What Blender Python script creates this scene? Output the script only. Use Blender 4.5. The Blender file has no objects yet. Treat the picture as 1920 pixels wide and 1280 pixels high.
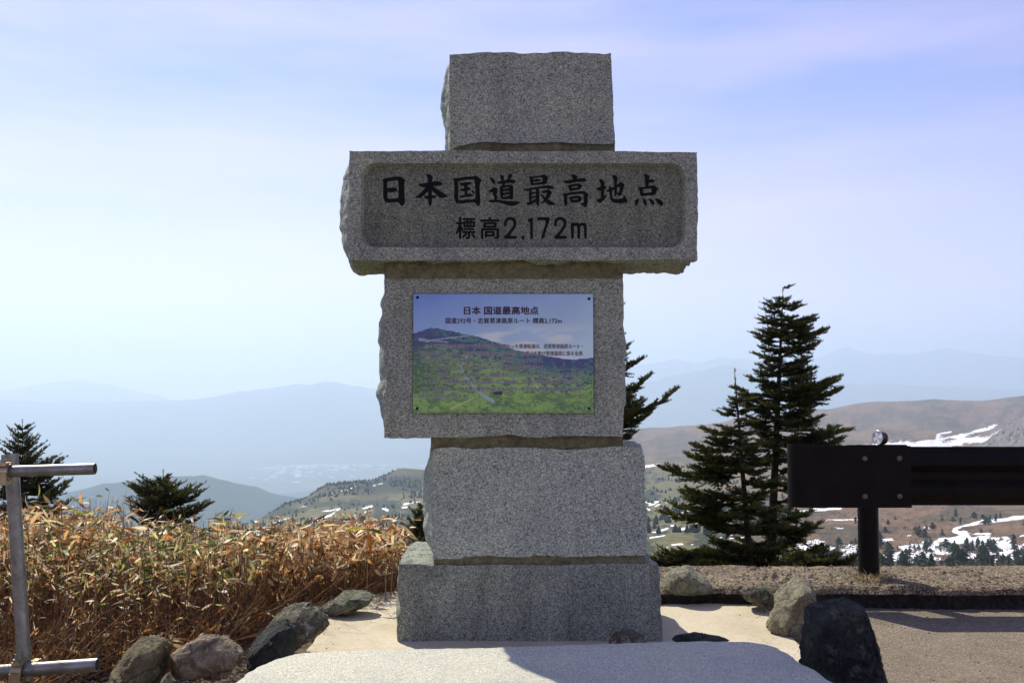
import bpy, bmesh, math, random
import numpy as np
from mathutils import Vector, Matrix
from mathutils.geometry import tessellate_polygon

# ------------------------------------------------------------------ camera, light, exposure
S = bpy.context.scene
COL = S.collection
PI = math.pi
F = 1867.0            # focal length in pixels of the 1920 px wide photograph
H = 1.14              # eye height above the tarmac
PITCH = math.atan(100.0 / F)

cam = bpy.data.cameras.new('camera'); cam.lens = 35.0; cam.sensor_width = 36.0
cam.clip_start = 0.05; cam.clip_end = 120000
co = bpy.data.objects.new('camera', cam); COL.objects.link(co)
co.location = (0, 0, H); co.rotation_euler = (PI / 2 + PITCH, 0, 0)
S.camera = co

SUN_EL = math.radians(45.0)
SUN_AZ = math.radians(-30.0)      # from +Y towards +X
world = bpy.data.worlds.new('World'); S.world = world; world.use_nodes = True
wn = world.node_tree.nodes; wl = world.node_tree.links; wn.clear()
sky = wn.new('ShaderNodeTexSky'); sky.sky_type = 'NISHITA'; sky.sun_disc = False
sky.sun_elevation = SUN_EL; sky.sun_rotation = SUN_AZ
sky.altitude = 2172; sky.air_density = 1.0; sky.dust_density = 0.35; sky.ozone_density = 1.6
bg = wn.new('ShaderNodeBackground'); bg.inputs[1].default_value = 0.107
wo = wn.new('ShaderNodeOutputWorld')
tc = wn.new('ShaderNodeTexCoord'); mp = wn.new('ShaderNodeMapping'); mp.inputs['Scale'].default_value = (1.2, 1.2, 7.0)
mp.inputs['Rotation'].default_value = (0, 0.10, 0)
nz = wn.new('ShaderNodeTexNoise'); nz.inputs['Scale'].default_value = 1.7; nz.inputs['Detail'].default_value = 6; nz.inputs['Roughness'].default_value = 0.5
cr = wn.new('ShaderNodeValToRGB'); cr.color_ramp.elements[0].position = 0.42; cr.color_ramp.elements[0].color = (0, 0, 0, 1)
cr.color_ramp.elements[1].position = 0.75; cr.color_ramp.elements[1].color = (0.40, 0.40, 0.40, 1)
mx = wn.new('ShaderNodeMix'); mx.data_type = 'RGBA'; mx.inputs[7].default_value = (7.6, 7.4, 7.4, 1)
wl.new(tc.outputs['Generated'], mp.inputs[0]); wl.new(mp.outputs[0], nz.inputs['Vector']); wl.new(nz.outputs[0], cr.inputs[0])
wl.new(cr.outputs[0], mx.inputs[0]); wl.new(sky.outputs[0], mx.inputs[6])
tint = wn.new('ShaderNodeMix'); tint.data_type = 'RGBA'; tint.blend_type = 'MULTIPLY'; tint.inputs[0].default_value = 1; tint.inputs[7].default_value = (1.15, .86, 1.04, 1)
sx = wn.new('ShaderNodeSeparateXYZ'); wl.new(tc.outputs['Generated'], sx.inputs[0])
mr = wn.new('ShaderNodeMapRange'); mr.interpolation_type = 'SMOOTHSTEP'; mr.inputs['From Min'].default_value = 0.0; mr.inputs['From Max'].default_value = .36; mr.inputs['To Min'].default_value = .55; mr.inputs['To Max'].default_value = 0
wl.new(sx.outputs[2], mr.inputs['Value'])
m2 = wn.new('ShaderNodeMix'); m2.data_type = 'RGBA'; m2.inputs[7].default_value = (8.0, 7.9, 8.1, 1); wl.new(mr.outputs[0], m2.inputs[0]); wl.new(mx.outputs[2], m2.inputs[6])
hs = wn.new('ShaderNodeHueSaturation'); hs.inputs['Saturation'].default_value = 1.30; hs.inputs['Hue'].default_value = 0.515
wl.new(m2.outputs[2], hs.inputs['Color']); wl.new(hs.outputs[0], tint.inputs[6]); wl.new(tint.outputs[2], bg.inputs[0]); wl.new(bg.outputs[0], wo.inputs[0])

sl = bpy.data.lights.new('sun', 'SUN'); sl.energy = 5.0; sl.angle = math.radians(0.5); sl.color = (1.0, 0.93, 0.80)
so = bpy.data.objects.new('sun', sl); COL.objects.link(so)
to_sun = Vector((math.sin(SUN_AZ) * math.cos(SUN_EL), math.cos(SUN_AZ) * math.cos(SUN_EL), math.sin(SUN_EL)))
so.rotation_euler = to_sun.to_track_quat('Z', 'Y').to_euler(); so.location = (0, 0, 30)

S.view_settings.view_transform = 'Standard'; S.view_settings.look = 'None'
S.view_settings.exposure = 0.48; S.view_settings.gamma = 1.0; S.view_settings.use_curve_mapping = False
S.render.engine = 'CYCLES'
S.cycles.use_denoising = True
S.cycles.max_bounces = 6; S.cycles.diffuse_bounces = 3; S.cycles.glossy_bounces = 2
S.cycles.transmission_bounces = 3; S.cycles.volume_bounces = 1; S.cycles.transparent_max_bounces = 8
S.cycles.sample_clamp_indirect = 6

# ------------------------------------------------------------------ helpers
HAZE_DENSITY = 1.4e-4
rnd = random.Random(11)
rng = np.random.default_rng(5)

def tan_py(py):
    return np.tan(PITCH + np.arctan((640.0 - np.asarray(py, float)) / F))

def col_k(py):
    """depth scale of a column: x = Y * (px-960)/F * k"""
    v = (640.0 - np.asarray(py, float)) / F
    return 1.0 / (math.cos(PITCH) - v * math.sin(PITCH))

def P(px, py, Y):
    """world point seen at photo pixel (px, py) at distance Y in front of the camera"""
    k = float(col_k(py)); return Vector(((px - 960.0) / F * Y * k, Y, H + Y * float(tan_py(py))))

def G(px, py, z):
    """world point seen at pixel on the level z"""
    t = float(tan_py(py)); Y = (z - H) / t
    return P(px, py, Y)

def link(o, parent=None):
    COL.objects.link(o)
    if parent: o.parent = parent
    return o

def mesh_np(name, verts, faces, mats, parent=None, smooth=False, cols=None, midx=None, attrs=None):
    """verts (n,3), faces (m,3|4) arrays"""
    verts = np.asarray(verts, np.float32); faces = np.asarray(faces, np.int32)
    me = bpy.data.meshes.new(name)
    n, k = faces.shape
    me.vertices.add(len(verts)); me.vertices.foreach_set('co', verts.ravel())
    me.loops.add(n * k); me.loops.foreach_set('vertex_index', faces.ravel())
    me.polygons.add(n); me.polygons.foreach_set('loop_start', np.arange(0, n * k, k, dtype=np.int32))
    if midx is not None: me.polygons.foreach_set('material_index', np.asarray(midx, np.int32))
    me.update(calc_edges=True)
    me.polygons.foreach_set('use_smooth', np.full(n, smooth))
    if cols is not None:
        a = me.color_attributes.new('Col', 'FLOAT_COLOR', 'POINT')
        c = np.ones((len(verts), 4), np.float32); c[:, :3] = cols; a.data.foreach_set('color', c.ravel())
    for k_, v_ in (attrs or {}).items():
        a = me.attributes.new(k_, 'FLOAT', 'POINT'); a.data.foreach_set('value', np.asarray(v_, np.float32))
    for m in (mats if isinstance(mats, (list, tuple)) else [mats]): me.materials.append(m)
    o = bpy.data.objects.new(name, me)
    return link(o, parent)

def mesh_py(name, verts, faces, mats, parent=None, smooth=False):
    me = bpy.data.meshes.new(name); me.from_pydata([tuple(v) for v in verts], [], faces); me.update()
    bm = bmesh.new(); bm.from_mesh(me); bmesh.ops.recalc_face_normals(bm, faces=bm.faces[:]); bm.to_mesh(me); bm.free()
    for p in me.polygons: p.use_smooth = smooth
    for m in (mats if isinstance(mats, (list, tuple)) else [mats]): me.materials.append(m)
    return link(bpy.data.objects.new(name, me), parent)

def bm_obj(name, bm, mats, parent=None, smooth=False):
    bmesh.ops.recalc_face_normals(bm, faces=bm.faces[:])
    me = bpy.data.meshes.new(name); bm.to_mesh(me); bm.free()
    for p in me.polygons: p.use_smooth = smooth
    for m in (mats if isinstance(mats, (list, tuple)) else [mats]): me.materials.append(m)
    return link(bpy.data.objects.new(name, me), parent)

def tag(o, label=None, cat=None, group=None, kind=None):
    if label: o['label'] = label
    if cat: o['category'] = cat
    if group: o['group'] = group
    if kind: o['kind'] = kind
    return o

def empty(name, loc, label, cat, group=None):
    o = bpy.data.objects.new(name, None); COL.objects.link(o); o.location = loc; o.empty_display_size = 0.1
    return tag(o, label, cat, group)

def rebase(o, base):
    """parent was given a location: move mesh data so world position holds"""
    o.data.transform(Matrix.Translation(-Vector(base))); return o

# ---- numpy value noise
def _hash(ix, iy, iz, seed):
    h = (ix.astype(np.int64) * 374761393 + iy.astype(np.int64) * 668265263 + iz.astype(np.int64) * 2147483647 + seed * 974711) & 0xffffffff
    h = ((h ^ (h >> 13)) * 1274126177) & 0xffffffff
    h = ((h ^ (h >> 16)) * 2246822519) & 0xffffffff
    return ((h ^ (h >> 13)) & 0xffffff) / float(0xffffff)

def vnoise(p, seed=0):
    p = np.asarray(p, float); i = np.floor(p); f = p - i; f = f * f * f * (f * (f * 6 - 15) + 10)
    i = i.astype(np.int64); r = 0
    for dx in (0, 1):
        wx = f[..., 0] if dx else 1 - f[..., 0]
        for dy in (0, 1):
            wy = f[..., 1] if dy else 1 - f[..., 1]
            for dz in (0, 1):
                wz = f[..., 2] if dz else 1 - f[..., 2]
                r = r + wx * wy * wz * _hash(i[..., 0] + dx, i[..., 1] + dy, i[..., 2] + dz, seed)
    return r * 2 - 1

def fbm(p, oct=4, seed=0, gain=0.5, lac=2.03):
    p = np.asarray(p, float); a = 1.0; s = 0; t = 0
    for k in range(oct):
        s = s + a * vnoise(p, seed + 17 * k); t += a; a *= gain; p = p * lac + 3.7
    return s / t

def p3(x, y, z=0.0):
    x = np.asarray(x, float); return np.stack([x, np.asarray(y, float) + 0 * x, z + 0 * x], -1)

def smooth01(t):
    t = np.clip(t, 0, 1); return t * t * (3 - 2 * t)

# ---- node material helpers
def new_mat(name):
    m = bpy.data.materials.new(name); m.use_nodes = True
    nt = m.node_tree; nt.nodes.clear()
    out = nt.nodes.new('ShaderNodeOutputMaterial'); b = nt.nodes.new('ShaderNodeBsdfPrincipled')
    nt.links.new(b.outputs[0], out.inputs[0])
    return m, nt, b, out

def N(nt, typ, **kw):
    n = nt.nodes.new(typ)
    for k, v in kw.items():
        if k in n.inputs.keys(): n.inputs[k].default_value = v
        else: setattr(n, k, v)
    return n

def ramp(nt, src, stops, interp='LINEAR'):
    r = nt.nodes.new('ShaderNodeValToRGB'); r.color_ramp.interpolation = interp
    e = r.color_ramp.elements
    while len(e) < len(stops): e.new(0.5)
    for i, (p, c) in enumerate(stops):
        e[i].position = p; e[i].color = (c[0], c[1], c[2], 1) if hasattr(c, '__len__') else (c, c, c, 1)
    nt.links.new(src, r.inputs[0]); return r

def mixc(nt, fac, a, b, mode='MIX'):
    m = nt.nodes.new('ShaderNodeMix'); m.data_type = 'RGBA'; m.blend_type = mode
    for sock, v in ((0, fac), (6, a), (7, b)):
        if hasattr(v, 'is_output') or hasattr(v, 'links'): nt.links.new(v, m.inputs[sock])
        elif sock == 0: m.inputs[0].default_value = v
        else: m.inputs[sock].default_value = (v[0], v[1], v[2], 1)
    return m.outputs[2]

def math_n(nt, op, a, b=0.0, c=None):
    m = nt.nodes.new('ShaderNodeMath'); m.operation = op
    for i, v in enumerate((a, b, c)):
        if v is None: continue
        if hasattr(v, 'links'): nt.links.new(v, m.inputs[i])
        else: m.inputs[i].default_value = v
    return m.outputs[0]

def bump(nt, b, height, strength=0.3, dist=0.01):
    n = nt.nodes.new('ShaderNodeBump'); n.inputs['Strength'].default_value = strength; n.inputs['Distance'].default_value = dist
    nt.links.new(height, n.inputs['Height']); nt.links.new(n.outputs[0], b.inputs['Normal']); return n

def position(nt):
    return nt.nodes.new('ShaderNodeNewGeometry').outputs['Position']

def noise(nt, vec, scale, detail=3, rough=0.5):
    n = N(nt, 'ShaderNodeTexNoise', Scale=scale, Detail=detail, Roughness=rough); nt.links.new(vec, n.inputs['Vector']); return n

def granite(name, light=1.0, warm=0.0, stain=0.0, cell=240, fine=0.5, tone=(.715, .815, .64), soft=.0):
    m, nt, b, out = new_mat(name); pos = position(nt)
    v = N(nt, 'ShaderNodeTexVoronoi', Scale=cell); nt.links.new(pos, v.inputs['Vector'])
    sep = nt.nodes.new('ShaderNodeSeparateColor'); nt.links.new(v.outputs['Color'], sep.inputs[0])
    w = (tone[0] * (1 + .1 * warm), tone[1], tone[2] * (1 - .1 * warm))
    def c(x): return tuple((x * (1 - soft) + .34 * soft) * light * q for q in w)
    r = ramp(nt, sep.outputs[0], [(0.0, c(.035)), (.17, c(.06)), (.24, c(.20)), (.55, c(.31)), (.80, c(.42)), (1.0, c(.66))])
    v2 = N(nt, 'ShaderNodeTexVoronoi', Scale=cell * .45); nt.links.new(pos, v2.inputs['Vector'])
    sep2 = nt.nodes.new('ShaderNodeSeparateColor'); nt.links.new(v2.outputs['Color'], sep2.inputs[0])
    r2 = ramp(nt, sep2.outputs[1], [(0, c(.16)), (.3, c(.28)), (.75, tuple(q * w_ for q, w_ in zip(c(.34), (1.08, 1.0, .86)))), (1, c(.50))])
    base = mixc(nt, 0.35, r.outputs[0], r2.outputs[0])
    big = noise(nt, pos, 2.6, 5, .6)
    rb = ramp(nt, big.outputs[0], [(.3, (.80, .81, .84)), (.55, (1, 1, 1)), (.75, (1.10, 1.04, .95))])
    base = mixc(nt, 1.0, base, rb.outputs[0], 'MULTIPLY')
    if stain > 0:
        mpn = nt.nodes.new('ShaderNodeMapping'); mpn.inputs['Scale'].default_value = (5.5, 5.5, 1.1); nt.links.new(pos, mpn.inputs[0])
        sn = noise(nt, mpn.outputs[0], 1.7, 7, .7)
        rs = ramp(nt, sn.outputs[0], [(.40, (1, 1, 1)), (.66, (1 - stain, 1 - stain, 1 - stain * .95))])
        base = mixc(nt, 1.0, base, rs.outputs[0], 'MULTIPLY')
    nt.links.new(base, b.inputs['Base Color']); b.inputs['Roughness'].default_value = .82
    b.inputs['Specular IOR Level'].default_value = .3
    n1 = noise(nt, pos, 150, 4, .65); n2 = noise(nt, pos, 25, 5, .6)
    h = math_n(nt, 'ADD', math_n(nt, 'MULTIPLY', n1.outputs[0], .45), math_n(nt, 'MULTIPLY', n2.outputs[0], fine))
    bump(nt, b, h, .55, .012)
    return m

def rock_mat(name, c1, c2, c3, scale=9, lich=None, crack=.75):
    c1, c2, c3 = [(q[0] * 1.0, q[1] * 1.02, q[2] * .80) for q in (c1, c2, c3)]
    m, nt, b, out = new_mat(name); pos = position(nt)
    n1 = noise(nt, pos, scale, 8, .65); n2 = noise(nt, pos, scale * 5, 6, .7)
    r = ramp(nt, n1.outputs[0], [(.3, c1), (.5, c2), (.68, c3)])
    r2 = ramp(nt, n2.outputs[0], [(.3, (.55, .55, .55)), (.6, (1.15, 1.15, 1.15))])
    base = mixc(nt, 1.0, r.outputs[0], r2.outputs[0], 'MULTIPLY')
    if lich:
        v = noise(nt, pos, scale * 2.2, 6, .75)
        f = ramp(nt, v.outputs[0], [(.54, 0.0), (.60, 1.0)])
        base = mixc(nt, f.outputs[0], base, lich)
    ca = nt.nodes.new('ShaderNodeVectorMath'); ca.operation = 'MULTIPLY_ADD'; nt.links.new(n1.outputs['Color'], ca.inputs[0]); ca.inputs[1].default_value = (.12, .12, .12); nt.links.new(pos, ca.inputs[2])
    cv = N(nt, 'ShaderNodeTexVoronoi', Scale=scale * .9, feature='DISTANCE_TO_EDGE'); nt.links.new(ca.outputs[0], cv.inputs['Vector'])
    crk = ramp(nt, cv.outputs['Distance'], [(0.0, .45), (.035, 1.0)])
    base = mixc(nt, crack, base, mixc(nt, 1.0, base, crk.outputs[0], 'MULTIPLY'))
    nt.links.new(base, b.inputs['Base Color']); b.inputs['Roughness'].default_value = .85; b.inputs['Specular IOR Level'].default_value = .3
    h = math_n(nt, 'ADD', math_n(nt, 'ADD', n1.outputs[0], math_n(nt, 'MULTIPLY', crk.outputs[0], .47 * crack)), math_n(nt, 'MULTIPLY', n2.outputs[0], .6))
    bump(nt, b, h, 1.0, .05)
    return m

def plain_mat(name, c, rough=.6, metal=0.0, var=0.0, scale=30, spec=.4, bmp=0.0):
    m, nt, b, out = new_mat(name); pos = position(nt)
    if var > 0:
        n = noise(nt, pos, scale, 5, .6)
        r = ramp(nt, n.outputs[0], [(.3, tuple(x * (1 - var) for x in c)), (.7, tuple(min(1, x * (1 + var)) for x in c))])
        nt.links.new(r.outputs[0], b.inputs['Base Color'])
        if bmp: bump(nt, b, n.outputs[0], bmp, .01)
    else: b.inputs['Base Color'].default_value = (*c, 1)
    b.inputs['Roughness'].default_value = rough; b.inputs['Metallic'].default_value = metal; b.inputs['Specular IOR Level'].default_value = spec
    return m

def col_mat(name, transl=0.0, rough=.6, var=.0, scale=40, spec=.3):
    """vertex colour material, optional leaf translucency"""
    m, nt, b, out = new_mat(name)
    a = N(nt, 'ShaderNodeVertexColor', layer_name='Col'); c = a.outputs[0]
    if var > 0:
        n = noise(nt, position(nt), scale, 5, .65)
        r = ramp(nt, n.outputs[0], [(.3, 1 - var), (.7, 1 + var)])
        c = mixc(nt, 1.0, c, r.outputs[0], 'MULTIPLY')
    nt.links.new(c, b.inputs['Base Color']); b.inputs['Roughness'].default_value = rough; b.inputs['Specular IOR Level'].default_value = spec
    if transl > 0:
        t = nt.nodes.new('ShaderNodeBsdfTranslucent'); nt.links.new(c, t.inputs[0])
        mix = nt.nodes.new('ShaderNodeMixShader'); mix.inputs[0].default_value = transl
        nt.links.new(b.outputs[0], mix.inputs[1]); nt.links.new(t.outputs[0], mix.inputs[2]); nt.links.new(mix.outputs[0], out.inputs[0])
    return m

# ------------------------------------------------------------------ terrain: near slope, far hills, ranges
def grid_faces(nr, nc):
    i = np.arange(nr - 1)[:, None] * nc + np.arange(nc - 1)[None, :]
    return np.stack([i, i + 1, i + nc + 1, i + nc], -1).reshape(-1, 4)

def seg_dist(px, py, a, b):
    ax, ay = a; bx, by = b; dx, dy = bx - ax, by - ay
    t = np.clip(((px - ax) * dx + (py - ay) * dy) / (dx * dx + dy * dy + 1e-9), 0, 1)
    return np.hypot(px - ax - t * dx, py - ay - t * dy)

YK = np.array([9, 14, 30, 80, 150, 250, 400, 600, 900, 1200, 1500, 1900, 2400, 3000, 3500, 4300], float)
TAB = {
 -1500: [1330,1260,1200,1160,1140,1120,1100,1085,1075,1070,1070,1070,1070,1070,1065,1060],
 -300:  [1330,1260,1200,1150,1120,1100,1085,1070,1060,1055,1050,1050,1055,1060,1060,1060],
 200:   [1330,1250,1190,1130,1100,1078,1060,1045,1035,1028,1028,1032,1040,1045,1050,1050],
 400:   [1330,1250,1180,1120,1085,1055,1032,1018,1008,1003,1003,1010,1020,1030,1040,1045],
 470:   [1330,1250,1175,1112,1075,1045,1022,1005, 995, 988, 985, 995,1010,1020,1035,1045],
 560:   [1330,1245,1170,1100,1062,1034,1008, 990, 972, 955, 938, 958, 975, 990,1010,1020],
 620:   [1330,1245,1170,1100,1058,1030,1004, 986, 966, 940, 903, 935, 960, 975, 990,1010],
 695:   [1330,1245,1165,1098,1055,1028,1002, 983, 960, 932, 897, 925, 945, 960, 980,1000],
 757:   [1330,1245,1165,1098,1055,1028,1002, 980, 955, 920, 875, 905, 930, 950, 970, 990],
 860:   [1330,1245,1165,1098,1058,1030,1005, 980, 950, 915, 885, 895, 905, 915, 940, 960],
 1000:  [1330,1245,1165,1105,1065,1040,1010, 980, 940, 900, 880, 865, 845, 820, 860, 900],
 1210:  [1340,1250,1170,1115,1085,1055,1018, 980, 935, 895, 872, 855, 832, 799, 840, 880],
 1322:  [1340,1250,1170,1115,1088,1058,1018, 980, 932, 892, 868, 850, 828, 793, 835, 880],
 1417:  [1340,1250,1170,1115,1088,1060,1020, 980, 930, 888, 862, 843, 818, 776, 825, 870],
 1537:  [1340,1250,1170,1115,1088,1060,1020, 975, 925, 880, 853, 836, 808, 766, 815, 860],
 1645:  [1340,1250,1170,1115,1090,1060,1018, 972, 920, 872, 845, 830, 800, 753, 800, 850],
 1752:  [1340,1250,1170,1115,1090,1060,1015, 968, 912, 862, 838, 826, 795, 748, 795, 850],
 1838:  [1340,1250,1170,1115,1090,1058,1012, 964, 905, 855, 832, 824, 795, 750, 795, 850],
 1920:  [1340,1250,1170,1115,1090,1055,1008, 960, 900, 850, 828, 820, 790, 740, 790, 850],
 2200:  [1340,1250,1170,1110,1085,1045,1000, 950, 890, 840, 820, 800, 770, 730, 780, 850],
 3600:  [1340,1250,1170,1110,1080,1040, 990, 940, 880, 830, 810, 790, 760, 730, 780, 850],
}
TK = np.array(sorted(TAB)); TV = np.array([TAB[k] for k in TK], float)
LYK = np.log(YK)

def terr_py(px, Y):
    """design pixel row of the near terrain at column px and depth Y (arrays)"""
    px = np.asarray(px, float); ly = np.log(np.asarray(Y, float))
    j = np.clip(np.searchsorted(TK, px) - 1, 0, len(TK) - 2); t = np.clip((px - TK[j]) / (TK[j + 1] - TK[j]), 0, 1); t = t * t * (3 - 2 * t) * .5 + t * .5
    i = np.clip(np.searchsorted(LYK, ly) - 1, 0, len(LYK) - 2); s = np.clip((ly - LYK[i]) / (LYK[i + 1] - LYK[i]), 0, 1)
    a = TV[j, i] * (1 - t) + TV[j + 1, i] * t; b = TV[j, i + 1] * (1 - t) + TV[j + 1, i + 1] * t
    return a * (1 - s) + b * s

def terr_z(px, Y):
    py = terr_py(px, Y); x = (px - 960) / F * Y
    z = H + Y * tan_py(py)
    n = fbm(p3(x / 260., Y / 260.), 5, 3) * .013 + fbm(p3(x / 45., Y / 45.), 4, 9) * .0026 - np.abs(fbm(p3(x / 120., Y / 300.), 3, 12)) * .006
    return z + Y * n * smooth01((Y - 60) / 300.) * np.where((Y > 2700) | ((Y > 1350) & (Y < 1700) & (px < 850)), .35, 1.0)

cols_px = np.concatenate([np.arange(-1500, -60, 30), np.arange(-60, 1990, 4), np.arange(1990, 3600, 30)])
rows_Y = np.exp(np.concatenate([np.linspace(math.log(9), math.log(120), 30, endpoint=False), np.linspace(math.log(120), math.log(4300), 330)]))
PX, YY = np.meshgrid(cols_px, rows_Y)
ZZ = terr_z(PX, YY)
XX = (PX - 960) / F * YY
PYE = 640 - F * np.tan(np.arctan((ZZ - H) / YY) - PITCH)    # the row it really falls on
# snow drifts: long tongues in the hollows (positions of the real drifts)
DRIFTS = [([(1640,834),(1720,830),(1800,817),(1850,803),(1866,795)],4),([(1640,838),(1720,836),(1780,830),(1850,823),(1920,812),(1990,798)],11),
 ([(1754,815),(1765,812),(1780,809)],2.5),([(1660,827),(1680,826)],2),([(1590,836),(1700,833)],3.5),
 ([(1470,962),(1520,956),(1570,953)],4),([(1540,975),(1612,974)],2.2),([(1925,966),(1880,973),(1830,979),(1790,988),(1782,994),(1800,1003)],5),
 ([(1800,1000),(1815,1012),(1840,1020),(1850,1034)],9),([(1846,1012),(1862,1012),(1858,1030)],6),([(1860,1024),(1885,1014),(1912,1003)],2.5),
 ([(1250,974),(1275,964),(1292,956)],3),([(1216,947),(1232,940)],3),([(1226,998),(1250,990)],2),([(1205,875),(1222,872),(1235,871)],3.5),
 ([(1300,985),(1330,970),(1350,960)],4),([(1216,1008),(1245,1003)],2),([(1225,950),(1238,943)],2),([(1350,1000),(1380,990)],3),
 ([(576,984),(600,973),(622,966)],3),([(640,986),(672,984),(700,992),(748,997)],6),([(690,1008),(740,1003),(800,994)],6),([(505,985),(530,976),(545,971)],2.5),
 ([(620,925),(655,918),(672,910)],1.6),([(700,911),(722,905)],1.4),([(758,945),(790,940)],2),([(600,960),(640,953),(622,966)],1.6),([(682,953),(700,948)],2),
 ([(440,1003),(480,1000),(520,1005)],3),([(755,951),(765,950)],2),([(610,1006),(650,1010)],3),([(840,1000),(1000,985)],5)]
snow = np.full(PX.shape, -3.0)
wob = fbm(p3(PX / 26., PYE / 7.), 4, 21) * 1.2
for pts, w in DRIFTS:
    for a, b in zip(pts[:-1], pts[1:]):
        d = seg_dist(PX, PYE * 1.0, a, b)
        snow = np.maximum(snow, 1.0 - d / w + wob * .55)
mott = fbm(p3(PX / 34., PYE / 11.), 5, 41)
patch = (mott + .10) * 5.0
zone = smooth01((PYE - 985) / 35.) * smooth01((PX - 1440) / 80.)
snow = np.maximum(snow, np.where(zone > .01, patch - 3.0 * (1 - zone), -3))
mott2 = fbm(p3(PX / 22., PYE / 6.), 4, 77)
snow = np.maximum(snow, np.where((PX < 1440) & (PYE > 940) & (PYE < 1060), (mott2 - .43) * 8, -3))
snow = np.where(YY > 2600, np.minimum(snow, (mott2 - .55) * 8), snow)
# ground colours (albedo): brown heath right, dwarf-bamboo green left, dark pine scrub
g = smooth01((PX - 1230) / 260.) ; g = np.maximum(g, smooth01((900 - PYE) / 60.) * smooth01((PX - 1000) / 200.))
nA = fbm(p3(PX / 60., PYE / 16.), 5, 51)[..., None]; nB = fbm(p3(PX / 14., PYE / 5.), 4, 52)[..., None]
green = np.array([.145, .140, .060]) * (1 + .25 * nB); brown = np.array([.175, .112, .064]) * (1 + .30 * nB)
scrub = np.array([.028, .042, .026])
base = green * (1 - g[..., None]) + brown * g[..., None]
sf = smooth01((nA + .5 * nB - .04) / .14); sf = np.where(g[..., None] > .5, sf * .55, sf * .9)
r4 = (smooth01((YY - 1150) / 150.) * smooth01((1750 - YY) / 150.) * smooth01((900 - PX) / 60.))[..., None]
sf = np.maximum(sf, r4 * smooth01((nA + .35) / .3) * smooth01((PYE[..., None] - 884) / 12.))
base = base * (1 - .45 * r4 * np.array([.9, 1.0, 1.1]))
base = base * (1 - sf) + scrub * sf
terrain_m, nt, b, out = new_mat('alpine_heath_and_snow')
vc = N(nt, 'ShaderNodeVertexColor', layer_name='Col'); pos = position(nt)
at = N(nt, 'ShaderNodeAttribute', attribute_name='snow')
n1 = noise(nt, pos, .12, 6, .7); n2 = noise(nt, pos, .9, 4, .7)
rr = ramp(nt, n1.outputs[0], [(.3, .55), (.55, 1.05), (.75, 1.4)])
cc = mixc(nt, 1.0, vc.outputs[0], rr.outputs[0], 'MULTIPLY')
rr2 = ramp(nt, n2.outputs[0], [(.35, .7), (.65, 1.25)]); cc = mixc(nt, 1.0, cc, rr2.outputs[0], 'MULTIPLY')
sfac = math_n(nt, 'ADD', at.outputs['Fac'], math_n(nt, 'MULTIPLY', math_n(nt, 'SUBTRACT', n1.outputs[0], .5), 2.2))
sr = ramp(nt, sfac, [(.30, 0.0), (.42, 1.0)])
cc = mixc(nt, sr.outputs[0], cc, (.80, .80, .80)); nt.links.new(cc, b.inputs['Base Color']); b.inputs['Roughness'].default_value = .9
b.inputs['Specular IOR Level'].default_value = .1
bump(nt, b, n1.outputs[0], .6, 2.5)
slope = mesh_np('mountain_slope', np.stack([XX, YY, ZZ], -1).reshape(-1, 3), grid_faces(*PX.shape), terrain_m,
                smooth=True, cols=base.reshape(-1, 3), attrs={'snow': snow.ravel()})
tag(slope, kind='structure')

far_m, nt, b, out = new_mat('distant_forest_hill')
vc = N(nt, 'ShaderNodeVertexColor', layer_name='Col'); pos = position(nt)
n1 = noise(nt, pos, .006, 7, .65); rr = ramp(nt, n1.outputs[0], [(.3, .6), (.7, 1.35)])
nt.links.new(mixc(nt, 1.0, vc.outputs[0], rr.outputs[0], 'MULTIPLY'), b.inputs['Base Color']); b.inputs['Roughness'].default_value = 1; b.inputs['Specular IOR Level'].default_value = 0
bump(nt, b, n1.outputs[0], .7, 25)

VZ = -750.0
def ridge(name, prof, Y0, front, back, color, rough=.02, seed=0, flute=.25, base=VZ):
    """a hill range with its crest along prof (photo columns/rows) at distance Y0"""
    px = np.concatenate([np.arange(-1400, -60, 40), np.arange(-60, 1990, 6), np.arange(1990, 3400, 40)]).astype(float)
    xs, ys = zip(*prof); cy = np.interp(px, xs, ys)
    ds = np.concatenate([np.linspace(-1, 0, 46), np.linspace(0, 1, 14)[1:]])
    A, D = np.meshgrid(px, ds)
    x0 = (A - 960) / F * Y0
    crest = H + Y0 * tan_py(cy)[None, :] + Y0 * .0016 * fbm(p3(x0 / (Y0 * .02), 0 * x0), 4, seed + 1)
    Yw = Y0 + np.where(D < 0, D * front, D * back) + Y0 * .02 * fbm(p3(x0 / (Y0 * .1), 0 * x0 + 5), 2, seed + 2)
    X = (A - 960) / F * Yw
    sh = np.abs(D)
    fl = fbm(p3(X / (Y0 * .035), Yw / (Y0 * .09)), 5, seed)
    fall = smooth01(1 - sh) ** .8
    Z = (base - 40) + (crest - base + 40) * np.clip(fall, 0, 1)
    Z = Z + (crest - base) * flute * fl * np.clip(4 * sh * (1 - sh), 0, 1)
    c = np.array(color) * (1 + .3 * fbm(p3(X / (Y0 * .01), Yw / (Y0 * .02)), 3, seed + 5)[..., None])
    return tag(mesh_np(name, np.stack([X, Yw, Z], -1).reshape(-1, 3), grid_faces(*A.shape), far_m, smooth=True, cols=c.reshape(-1, 3)), kind='structure')

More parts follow.
